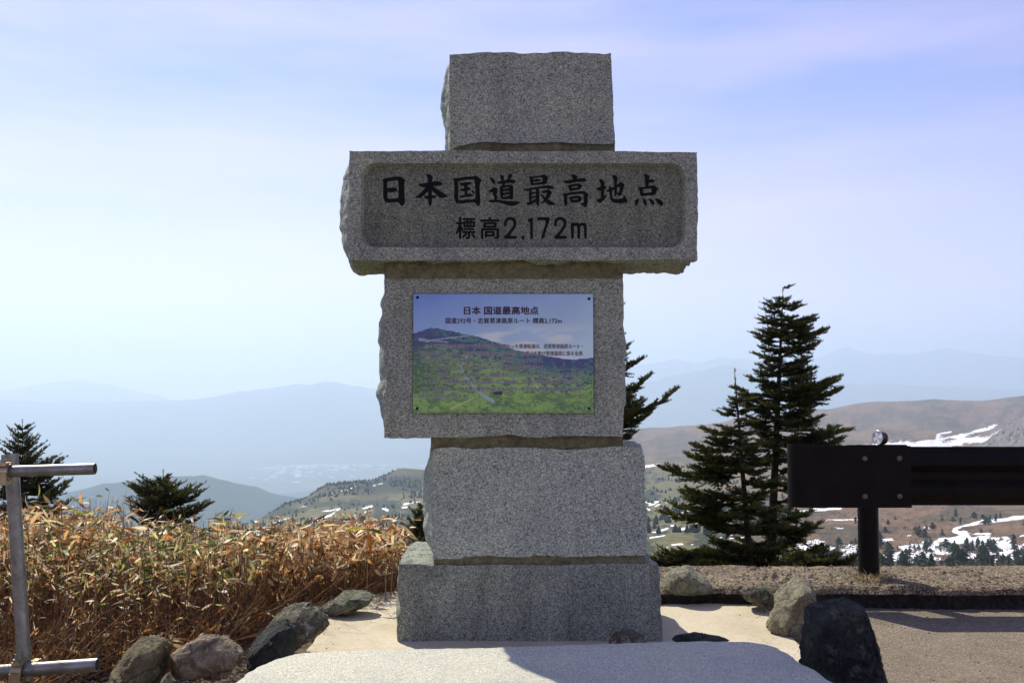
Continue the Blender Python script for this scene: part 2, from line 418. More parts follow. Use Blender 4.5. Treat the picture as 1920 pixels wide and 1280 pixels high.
GRN = (.050, .062, .036)
ridge('mountain_range', [(-1400,745),(-100,742),(0,735),(60,724),(110,716),(150,712),(175,717),(215,722),(260,735),(300,742),(360,760),(600,765),
      (1180,690),(1220,680),(1266,676),(1310,683),(1345,674),(1380,676),(1420,681),(1500,675),(1545,668),(1575,655),(1592,651),(1610,656),(1650,667),(1700,664),(1768,652),(1810,660),(1920,672),(2300,660),(3400,690)],
      21000, 4500, 1500, (.07, .075, .07), seed=101)
ridge('mountain_range', [(-1400,745),(-200,748),(0,751),(100,754),(200,753),(300,751),(370,749),(430,738),(446,734),(470,735),(520,726),(545,721),(562,719),(580,722),(610,714),(625,716),(662,724),(700,728),(750,734),(820,744),(1000,742),
      (1180,726),(1260,706),(1350,687),(1372,686),(1400,694),(1430,700),(1500,712),(1600,720),(1920,730),(2300,720),(3400,720)],
      15500, 4200, 2600, GRN, seed=131)
ridge('hill', [(-1400,830),(0,845),(300,858),(430,862),(560,850),(640,845),(700,852),(760,846),(800,850),(900,845),(1200,850),(3400,860)],
      11500, 900, 900, GRN, seed=171, flute=.1)
ridge('hill', [(-1400,960),(-300,985),(0,975),(87,948),(140,925),(197,909),(262,900),(320,893),(380,890),(437,903),(481,914),(525,928),(558,938),(620,960),(760,990),(1000,1010),(3400,1040)],
      4300, 1100, 1400, (.022, .045, .030), seed=191, flute=.12, base=-600)
ridge('hill', [(-1400,900),(0,915),(200,930),(400,935),(500,940),(560,930),(640,915),(760,905),(900,900),(3400,900)],
      6600, 900, 1500, GRN, seed=211, flute=.15)
# rocky knoll at the right
kx = np.linspace(-1, 1, 90); KX, KY = np.meshgrid(kx, kx); R = np.hypot(KX, KY)
kc = P(2062, 842, 1450); 
kz = np.clip(1 - R, 0, 1) ** .85 * 120 + 8 * fbm(p3(KX * 7, KY * 7), 5, 7) * (R < 1) + 4 * np.abs(fbm(p3(KX * 22, KY * 22), 3, 8)) - 14
kv = np.stack([kc.x + KX * 165, kc.y + KY * 190, kc.z + kz], -1)
kcol = np.array([.055, .042, .036]) * (1 + .5 * fbm(p3(KX * 18, KY * 18), 4, 9)[..., None])
tag(mesh_np('rocky_knoll', kv.reshape(-1, 3), grid_faces(90, 90), col_mat('knoll_rock', var=.3, scale=.2), cols=kcol.reshape(-1, 3)), kind='structure')

# valley floor to the horizon
vx = np.linspace(-24000, 24000, 161); vy = np.linspace(2500, 24500, 121); VX, VY = np.meshgrid(vx, vy)
vz = VZ + 45 * fbm(p3(VX / 1500, VY / 1500), 4, 61)
vcol = np.array([.075, .085, .050]) * (1 + .5 * fbm(p3(VX / 700, VY / 700), 4, 62)[..., None])
tag(mesh_np('valley_floor', np.stack([VX, VY, vz], -1).reshape(-1, 3), grid_faces(121, 161), far_m, smooth=True, cols=vcol.reshape(-1, 3)), kind='structure')

# town in the valley: small pale blocks, one mass at this distance
tv = []; tf = []
for k in range(170):
    px = rnd.gauss(600, 70) if k % 3 else rnd.gauss(545, 35); py = 868 + abs(rnd.gauss(0, 1)) * 11 if k % 4 else rnd.uniform(850, 905)
    if not 470 < px < 860: continue
    Y = (H - VZ) / -float(tan_py(py)); Y = min(Y, 10400)
    c = Vector(((px - 960) / F * Y, Y, 0)); z = VZ + 45 * float(fbm(p3(np.array([c.x / 1500]), np.array([c.y / 1500])), 4, 61)[0])
    w, d, h = rnd.uniform(8, 30), rnd.uniform(8, 22), rnd.uniform(6, 16); o = len(tv)
    for zz in (z - 5, z + h):
        for sx, sy in ((-1, -1), (1, -1), (1, 1), (-1, 1)): tv.append((c.x + sx * w, c.y + sy * d, zz))
    for q in ((0, 1, 5, 4), (1, 2, 6, 5), (2, 3, 7, 6), (3, 0, 4, 7), (4, 5, 6, 7)): tf.append(tuple(o + i for i in q))
tag(mesh_np('distant_town', tv, tf, plain_mat('town_white', (.8, .76, .72), .7)), 'pale roofs of the town scattered on the hazy valley floor', 'town', kind='stuff')

# ------------------------------------------------------------------ near ground, tarmac, verge
def near_z(x, y):
    left = smooth01((-.6 - x) / 1.2)
    edgeL = 5.0 + .25 * np.sin(x * 1.3)
    dropL = -np.clip(y - edgeL, 0, 60) * .36 - np.clip(y - 7.5, 0, 60) * .30
    dropR = -np.clip(y - 6.15, 0, 60) * .75
    z = dropL * left + dropR * (1 - left)
    return z
gx = np.concatenate([np.linspace(-60, -6, 20, endpoint=False), np.linspace(-6, 6, 180), np.linspace(6, 60, 20)[1:]])
gy = np.concatenate([np.linspace(-60, 2, 20, endpoint=False), np.linspace(2, 9, 120), np.linspace(9, 14, 16)[1:]])
GX, GY = np.meshgrid(gx, gy)
GZ = near_z(GX, GY) - .02 + .012 * fbm(p3(GX * 3, GY * 3), 4, 71) * (GX < -.6)
soil_m = rock_mat('dry_soil', (.10, .065, .04), (.17, .12, .075), (.24, .18, .12), 7)
tag(mesh_np('ground', np.stack([GX, GY, GZ], -1).reshape(-1, 3), grid_faces(*GX.shape), soil_m, smooth=True), kind='structure')

def aggregate(name, cols, cell=90, bstr=.6, stain=.25):
    m, nt, b, out = new_mat(name); pos = position(nt)
    v = N(nt, 'ShaderNodeTexVoronoi', Scale=cell); nt.links.new(pos, v.inputs['Vector'])
    sep = nt.nodes.new('ShaderNodeSeparateColor'); nt.links.new(v.outputs['Color'], sep.inputs[0])
    r = ramp(nt, sep.outputs[0], cols)
    n = noise(nt, pos, 2.2, 6, .65); rs = ramp(nt, n.outputs[0], [(.3, 1 - stain), (.7, 1 + stain)])
    nt.links.new(mixc(nt, 1.0, r.outputs[0], rs.outputs[0], 'MULTIPLY'), b.inputs['Base Color'])
    b.inputs['Roughness'].default_value = .9; b.inputs['Specular IOR Level'].default_value = .2
    h = math_n(nt, 'ADD', v.outputs['Distance'], math_n(nt, 'MULTIPLY', noise(nt, pos, 300, 2).outputs[0], .5))
    bump(nt, b, h, bstr, .006)
    return m
tarmac_m = aggregate('worn_tarmac', [(0, (.10, .080, .052)), (.3, (.155, .128, .086)), (.7, (.20, .166, .115)), (1, (.32, .275, .20))], 190, .35)
verge_m = aggregate('gravelly_verge', [(0, (.04, .030, .018)), (.3, (.13, .098, .058)), (.7, (.22, .168, .098)), (1, (.42, .36, .25))], 130, .9)
tx = np.linspace(.62, 40, 60); ty = np.linspace(-40, 5.60, 60); TX, TY = np.meshgrid(tx, ty)
tag(mesh_np('road', np.stack([TX, TY, 0 * TX], -1).reshape(-1, 3), grid_faces(60, 60), tarmac_m, smooth=True), kind='structure')
# verge strip: raised old tarmac edge with a ragged broken front
vxs = np.linspace(-.4, 9, 620)
fr = 5.40 + .05 * fbm(p3(vxs * 2.1, 0 * vxs), 3, 81) + .022 * fbm(p3(vxs * 14, 0 * vxs), 3, 82) + .16 * np.exp(-((vxs - 1.35) / .35) ** 2) * 0
fr = fr - .10 * smooth01((vxs - 2.6) / .5) * 0
rowsY = []
VZT = .10
sect = [(-.02, -.03), (-.005, .015), (.0, .045), (-.008, .075), (.006, .098)] + [(t, VZT + .012) for t in np.linspace(.03, .72, 22)] + [(.8, .05), (1.0, -.12), (1.6, -.7)]
VV = []
for k, (dy, z) in enumerate(sect):
    y = fr * (1 if dy < .1 else 1) + dy
    if dy >= .03: y = fr + (dy) * ((6.05 - fr) / .72)
    nz_ = .012 * fbm(p3(vxs * 6, y * 6), 4, 83) + .006 * fbm(p3(vxs * 30, y * 30), 2, 84)
    yj = y + (.014 * fbm(p3(vxs * 25, 0 * vxs + k * 3.3), 3, 85) if dy < .02 else 0)
    zz = z + nz_ * (1 if k > 3 else .3)
    VV.append(np.stack([vxs, yj, zz], -1))
VV = np.array(VV)
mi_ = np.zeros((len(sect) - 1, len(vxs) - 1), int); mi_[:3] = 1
kerb_m = rock_mat('shade_darkened_broken_tarmac_edge', (.022, .019, .016), (.048, .041, .034), (.10, .088, .072), 40)  # dirty tarmac of the front face, with its shade painted into the colour
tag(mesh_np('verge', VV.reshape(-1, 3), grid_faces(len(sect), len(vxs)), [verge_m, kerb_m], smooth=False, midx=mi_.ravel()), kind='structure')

# loose grit and pebbles
def scatter_pebbles(name, n, fn, size, mat, seed):
    r = np.random.default_rng(seed)
    ico = np.array([(1, 0, 0), (-1, 0, 0), (0, 1, 0), (0, -1, 0), (0, 0, 1), (0, 0, -1)], float)
    fa = np.array([(0, 2, 4), (2, 1, 4), (1, 3, 4), (3, 0, 4), (2, 0, 5), (1, 2, 5), (3, 1, 5), (0, 3, 5)])
    c = fn(r, n); s = size * r.lognormal(0, .45, n)
    V = ico[None] * s[:, None, None] * r.uniform(.55, 1.2, (n, 6, 3)); V[..., 2] *= .7
    a = r.uniform(0, 6.28, n); ca, sa = np.cos(a)[:, None], np.sin(a)[:, None]
    x = V[..., 0] * ca - V[..., 1] * sa; y = V[..., 0] * sa + V[..., 1] * ca
    V = np.stack([x, y, V[..., 2]], -1) + c[:, None, :]
    FA = fa[None] + 6 * np.arange(n)[:, None, None]
    tone = r.uniform(.6, 1.5, (n, 1, 1)) * np.array([.20, .16, .125]) * (1 + r.uniform(-.15, .15, (n, 1, 3)))
    return mesh_np(name, V.reshape(-1, 3), FA.reshape(-1, 3), mat, cols=np.broadcast_to(tone, (n, 6, 3)).reshape(-1, 3))
peb_m = col_mat('grit', rough=.9)
def on_verge(r, n):
    x = r.uniform(.6, 4.6, n); y = 5.45 + r.uniform(0, 1, n) * .6; return np.stack([x, y, np.full(n, VZT + .014)], -1)
tag(scatter_pebbles('grit', 2600, on_verge, .0065, peb_m, 1), 'loose grit lying on the raised verge beside the road', 'grit', kind='stuff')
def on_road(r, n):
    x = r.uniform(1.2, 3.8, n); y = 3.0 + 2.35 * r.uniform(0, 1, n) ** .7; return np.stack([x, y, np.full(n, .001)], -1)
tag(scatter_pebbles('loose_gravel', 900, on_road, .0035, peb_m, 2), 'scattered small gravel on the worn tarmac', 'gravel', kind='stuff')
def on_left(r, n):
    x = r.uniform(-1.75, -.75, n); y = r.uniform(3.4, 4.3, n); return np.stack([x, y, np.full(n, -.015)], -1)
tag(scatter_pebbles('gravel', 1500, on_left, .008, peb_m, 3), 'loose gravel and chips between the boulders left of the slab', 'gravel', kind='stuff')

# ------------------------------------------------------------------ concrete plinth
conc_m, nt, b, out = new_mat('smooth_tan_concrete'); pos = position(nt)
n1 = noise(nt, pos, 3.0, 7, .6); n2 = noise(nt, pos, 60, 4, .7); v = N(nt, 'ShaderNodeTexVoronoi', Scale=2.3, feature='DISTANCE_TO_EDGE')
wv = noise(nt, pos, 2.2, 5, .7)
mv = nt.nodes.new('ShaderNodeVectorMath'); mv.operation = 'ADD'; nt.links.new(pos, mv.inputs[0]); nt.links.new(wv.outputs['Color'], mv.inputs[1]); nt.links.new(mv.outputs[0], v.inputs['Vector'])
r = ramp(nt, n1.outputs[0], [(.3, (.46, .395, .26)), (.48, (.54, .475, .33)), (.7, (.60, .54, .39))])
r2 = ramp(nt, n2.outputs[0], [(.35, .88), (.65, 1.06)]); c = mixc(nt, 1.0, r.outputs[0], r2.outputs[0], 'MULTIPLY')
ck = ramp(nt, v.outputs['Distance'], [(0.0, .55), (.006, 1.0)]); c = mixc(nt, .5, c, mixc(nt, 1.0, c, ck.outputs[0], 'MULTIPLY'))
nt.links.new(c, b.inputs['Base Color']); b.inputs['Roughness'].default_value = .85; b.inputs['Specular IOR Level'].default_value = .25
bump(nt, b, n2.outputs[0], .25, .004)

def resample(poly, step, closed=True):
    out = []
    n = len(poly)
    for i in range(n if closed else n - 1):
        a = Vector(poly[i]); b_ = Vector(poly[(i + 1) % n]); L = (b_ - a).length; k = max(1, int(round(L / step)))
        for j in range(k): out.append(a.lerp(b_, j / k))
    return out

def chaikin(poly, it=2):
    for _ in range(it):
        q = []
        for i in range(len(poly)):
            a = Vector(poly[i]); b_ = Vector(poly[(i + 1) % len(poly)])
            q += [a * .75 + b_ * .25, a * .25 + b_ * .75]
        poly = q
    return poly

def slab(name, outline, ztop, zbot, bev, mat, dome=0.0, rings=14, jag=0.0, seed=0, parent=None, step=.03):
    """horizontal slab with rounded arris; outline [(x, y)]"""
    pts = resample([Vector((p[0], p[1])) for p in outline], step)
    n = len(pts); c = sum(pts, Vector((0, 0))) / n
    A = np.array([(p.x, p.y) for p in pts])
    t = np.roll(A, -1, 0) - np.roll(A, 1, 0); nrm = np.stack([t[:, 1], -t[:, 0]], -1); nrm /= np.linalg.norm(nrm, axis=1)[:, None]
    if np.mean(((A - np.array(c)) * nrm).sum(1)) < 0: nrm = -nrm
    A = A + nrm * (jag * fbm(p3(np.arange(n) * .35, np.zeros(n)), 3, seed))[:, None]
    cc_ = np.array((c.x, c.y)); L = []
    L.append(np.concatenate([A + nrm * .0, np.full((n, 1), zbot)], 1))
    L.append(np.concatenate([A, np.full((n, 1), (ztop + zbot) / 2)], 1))
    for k in range(7):
        a = k / 6 * PI / 2; L.append(np.concatenate([A - nrm * bev * (1 - math.cos(a)), np.full((n, 1), ztop - bev * (1 - math.sin(a)))], 1))
    B = A - nrm * bev
    for k in range(1, rings + 1):
        s = 1 - (k / rings); q = cc_ + (B - cc_) * max(s, .0008)
        L.append(np.concatenate([q, np.full((n, 1), ztop + dome * (1 - s * s))], 1))
    V = np.array(L)
    V[2:, :, 2] += .0022 * fbm(p3(V[2:, :, 0] * 9, V[2:, :, 1] * 9), 4, seed + 3) + jag * .15 * fbm(p3(V[2:, :, 0] * 3, V[2:, :, 1] * 3), 3, seed + 4)
    i = np.arange(len(L) - 1)[:, None] * n + np.arange(n)[None]; j = np.arange(len(L) - 1)[:, None] * n + (np.arange(n)[None] + 1) % n
    FA = np.stack([i, j, j + n, i + n], -1).reshape(-1, 4)
    o = mesh_np(name, V.reshape(-1, 3), FA, mat, parent, smooth=True)
    return o

PZ = .022
def gxy(px, py, z): q = G(px, py, z); return (q.x, q.y)
pl = [gxy(*p, PZ) for p in [(560,1235),(590,1195),(604,1160),(622,1140),(655,1122),(700,1110),(740,1106)]]
pl += [gxy(*p, PZ) for p in [(800,1096),(960,1090),(1150,1092),(1245,1100),(1330,1099),(1395,1104),(1428,1125),(1446,1150),(1470,1180),(1500,1205),(1545,1245)]]
pl += [(.95, 3.2), (.8, 2.6), (-.7, 2.6), (-.85, 3.3)]
pl = chaikin(pl, 2)
tag(slab('concrete_plinth', pl, PZ, -.10, .02, conc_m, dome=.0, rings=30, jag=.012, seed=3), kind='structure')

# ------------------------------------------------------------------ granite monument
gr_top = granite('granite_upper', 1.48, .2, .20)
gr_sign = granite('granite_sign', 1.42, .3, .22)
gr_mid = granite('granite_middle', 1.46, .2, .20)
gr_low = granite('granite_lower', 1.75, .0, .12)
gr_base = granite('granite_base', 1.22, 0.1, .36)
gr_slab = granite('granite_slab', 1.9, .0, .0, cell=400, tone=(.86, .86, .68), soft=.25)
gr_inner = granite('granite_sunk_panel', .90, .3, .30, tone=(.72, .83, .60))
mortar_m = rock_mat('mortar', (.16, .155, .10), (.25, .24, .165), (.33, .32, .23), 8, None, .12)

MON = Vector((.07, 4.9, PZ))
mon = empty('monument', MON, 'tall stack of five rough granite blocks bearing engraved Japanese lettering and a picture panel', 'monument')

def block(name, outline_px, Y, depth, mat, bulge, recess=None, seed=0, step=.011, rough=.014, label=None, shrink=0.0):
    """outline in photo pixels on the front face at distance Y; bulge = (left, right, top, bottom) metres mid-depth"""
    pts = [P(px, py, Y) for px, py in outline_px]
    pts = resample([Vector((p.x, p.z)) for p in pts], step)
    A = np.array([(p.x, p.y) for p in pts]); n = len(A)
    t = np.roll(A, -2, 0) - np.roll(A, 2, 0); nr = np.stack([t[:, 1], -t[:, 0]], -1); nr /= np.linalg.norm(nr, axis=1)[:, None] + 1e-9
    c = A.mean(0)
    if np.mean(((A - c) * nr).sum(1)) < 0: nr = -nr
    bl = (np.clip(-nr[:, 0], 0, 1) ** 2 * bulge[0] + np.clip(nr[:, 0], 0, 1) ** 2 * bulge[1] + np.clip(nr[:, 1], 0, 1) ** 2 * bulge[2] + np.clip(-nr[:, 1], 0, 1) ** 2 * bulge[3])
    hh_ = (A[:, 1] - A[:, 1].min()) / (A[:, 1].max() - A[:, 1].min()); bl = bl * (.30 + .70 * np.sin(np.clip(hh_, 0, 1) * PI) ** .8 + .25 * fbm(p3(A[:, 1] * 7, 0 * hh_), 3, seed + 11))
    # sawn front face with a slightly chipped arris
    s = np.arange(n) * step
    chip = np.clip(fbm(p3(s * 34, 0 * s), 4, seed), -1, .15) * .004 - .008 * np.clip(fbm(p3(s * 6, 0 * s + 4), 3, seed + 1) - .32, 0, 1) / .3
    F0 = A + nr * chip[:, None]
    m = int(depth / .013); rings = []
    rings.append(np.stack([F0[:, 0], np.full(n, Y), F0[:, 1]], -1))
    for k in range(1, m + 1):
        d = k / m; y = Y + d * depth
        prof = float(smooth01((d - .06) / .40)) if d < .75 else 1 - .5 * ((d - .75) / .25) ** 2
        am = smooth01(min(1, k * .013 / .06))
        pp = p3(A[:, 0] * 1., A[:, 1] * 1., y)
        facets = np.abs(fbm(pp * 5.5, 4, seed + 5)) * 1.9 - .45 + fbm(pp * 17, 4, seed + 6) * .5 * (1 + fbm(pp * 4, 2, seed + 9))
        off = bl * prof + rough * facets * am + chip * (1 - am)
        Q = A + nr * off[:, None]; Q = c + (Q - c) * (1 - shrink * d)
        yj = y + .006 * fbm(pp * 30, 2, seed + 8)
        rings.append(np.stack([Q[:, 0], yj, Q[:, 1]], -1))
    V = np.array(rings); R_ = len(rings)
    i = np.arange(R_ - 1)[:, None] * n + np.arange(n)[None]; j = np.arange(R_ - 1)[:, None] * n + (np.arange(n)[None] + 1) % n
    faces = [tuple(f) for f in np.stack([i, j, j + n, i + n], -1).reshape(-1, 4).tolist()]
    verts = [tuple(v) for v in V.reshape(-1, 3).tolist()]
    # back cap
    bi = len(verts); cb = V[-1].mean(0); verts.append((cb[0], cb[1], cb[2]))
    o = (R_ - 1) * n
    faces += [(o + q, o + (q + 1) % n, bi) for q in range(n)]
    # front cap, with a sunk panel where given
    outer = [Vector((F0[q, 0], F0[q, 1], 0)) for q in range(n)]
    if recess is None:
        tri = tessellate_polygon([outer]); faces += [tuple(t_) for t_ in tri]
    else:
        x0, y0, x1, y1, rad, dp = recess; rr_ = []
        for cx, cy, a0 in ((x1 - rad, y0 + rad, -90), (x1 - rad, y1 - rad, 0), (x0 + rad, y1 - rad, 90), (x0 + rad, y0 + rad, 180)):
            for q in range(9):
                a = math.radians(a0 + q * 90 / 8); rr_.append((cx + rad * math.cos(a), cy + rad * math.sin(a)))
        hp = [P(px, py, Y) for px, py in rr_]
        hv = [Vector((p.x, p.z, 0)) for p in hp]
        tri = tessellate_polygon([outer, hv]); h0 = len(verts); k_ = len(hv)
        cx = sum(v.x for v in hv) / k_; cz = sum(v.y for v in hv) / k_
        for v in hv: verts.append((v.x, Y, v.y))
        for v in hv: verts.append((cx + (v.x - cx) * .997, Y + dp * .25, cz + (v.y - cz) * .992))
        for v in hv: verts.append((cx + (v.x - cx) * .988, Y + dp, cz + (v.y - cz) * .965))
        mpi = lambda q: q if q < n else h0 + (q - n)
        faces += [tuple(mpi(q) for q in t_) for t_ in tri]
        for lv in (0, 1):
            for q in range(k_):
                a = h0 + lv * k_ + q; b2 = h0 + lv * k_ + (q + 1) % k_; faces.append((a, b2, b2 + k_, a + k_))
        faces.append(tuple(h0 + 2 * k_ + q for q in range(k_)))
    ob = mesh_py(name, verts, faces, [mat, gr_inner] if recess else mat, mon)
    if recess: ob.data.polygons[len(faces) - 1].material_index = 1
    rebase(ob, MON)
    if label: ob['label'] = label
    return ob

b_top = block('stone_block', [(843,103),(870,101),(905,98),(960,98),(1010,98),(1060,97),(1100,95),(1128,97),(1146,99),(1147,140),(1150,190),(1151,235),(1153,258),(1150,270),(1100,270),(1050,267),(960,269),(900,266),(868,272),(844,279),(842,200)],
              4.58, .44, gr_top, (.050, .004, .008, .0), seed=1, rough=.016, label='small squarish topmost granite block')
b_sign = block('engraved_block', [(655,283),(740,283),(850,282),(1000,284),(1150,283),(1307,286),(1308,330),(1309,400),(1307,450),(1308,488),(1250,486),(1100,489),(980,487),(860,489),(740,488),(653,487),(650,440),(655,380),(654,330)],
              4.46, .56, gr_sign, (.092, .006, .0, -.012), recess=(677, 306, 1285, 464, 27, .036), seed=21, rough=.018, label='wide granite crosspiece with a sunk panel of black lettering')
b_mid = block('stone_block', [(720,514),(850,514),(1000,515),(1167,515),(1169,560),(1170,620),(1171,700),(1170,760),(1167,818),(1060,817),(1000,821),(950,816),(880,819),(800,821),(721,821),(718,780),(721,700),(720,600)],
              4.56, .50, gr_mid, (.058, .026, .0, .0), seed=41, rough=.016, label='squarish granite block carrying the picture panel')
b_low = block('stone_block', [(812,840),(850,838),(890,841),(940,838),(1000,839),(1060,842),(1100,838),(1150,837),(1204,836),(1209,860),(1212,900),(1214,960),(1213,1010),(1210,1041),(1100,1043),(1000,1045),(900,1046),(812,1048),(808,1010),(810,960),(812,900)],
              4.60, .52, gr_low, (.072, .010, .012, .0), seed=61, rough=.017, label='light grey speckled granite block below the picture panel')
b_base = block('stone_block', [(748,1057),(800,1057),(860,1060),(940,1058),(1040,1059),(1130,1056),(1220,1056),(1236,1062),(1240,1100),(1242,1150),(1242,1200),(1100,1204),(900,1208),(760,1212),(745,1200),(742,1160),(748,1140),(746,1100)],
              4.60, .72, gr_base, (.060, .003, .01, .0), seed=81, rough=.014, shrink=.04, label='darker weathered granite base block')

def mortar(x0, x1, y0, y1, Y, depth, seed):
    n = 90; V = []
    xs = np.linspace(x0, x1, n)
    for r_, py in enumerate(np.linspace(y0, y1, 6)):
        row = []
        for k, px in enumerate(xs):
            p = P(px, py, Y); yy = p.y + .006 * float(vnoise(p3(np.array([px / 18.]), np.array([r_ * .8]), seed))[0]) - (.006 if 0 < r_ < 5 else 0) * .6
            row.append((p.x, yy, p.z))
        V.append(row)
    a = np.array(V); back = np.array([[(q[0], Y + depth, q[2]) for q in V[-1]]]); top = np.array([[(q[0], Y + depth, q[2]) for q in V[0]]])
    a = np.concatenate([top, a, back, top])
    # close the ends
    verts = a.reshape(-1, 3).tolist(); R_ = a.shape[0]; faces = [tuple(f) for f in grid_faces(R_, n).tolist()]
    faces.append(tuple(k * n for k in range(R_ - 1))); faces.append(tuple(k * n + n - 1 for k in range(R_ - 1)))
    o = mesh_py('mortar_joint', verts, faces, mortar_m, mon); rebase(o, MON); return o
mortar(850, 1153, 262, 289, 4.60, .38, 1)
mortar(721, 1168, 480, 522, 4.555, .42, 2)
mortar(808, 1168, 812, 846, 4.62, .44, 3)
mortar(813, 1210, 1036, 1066, 4.615, .46, 4)

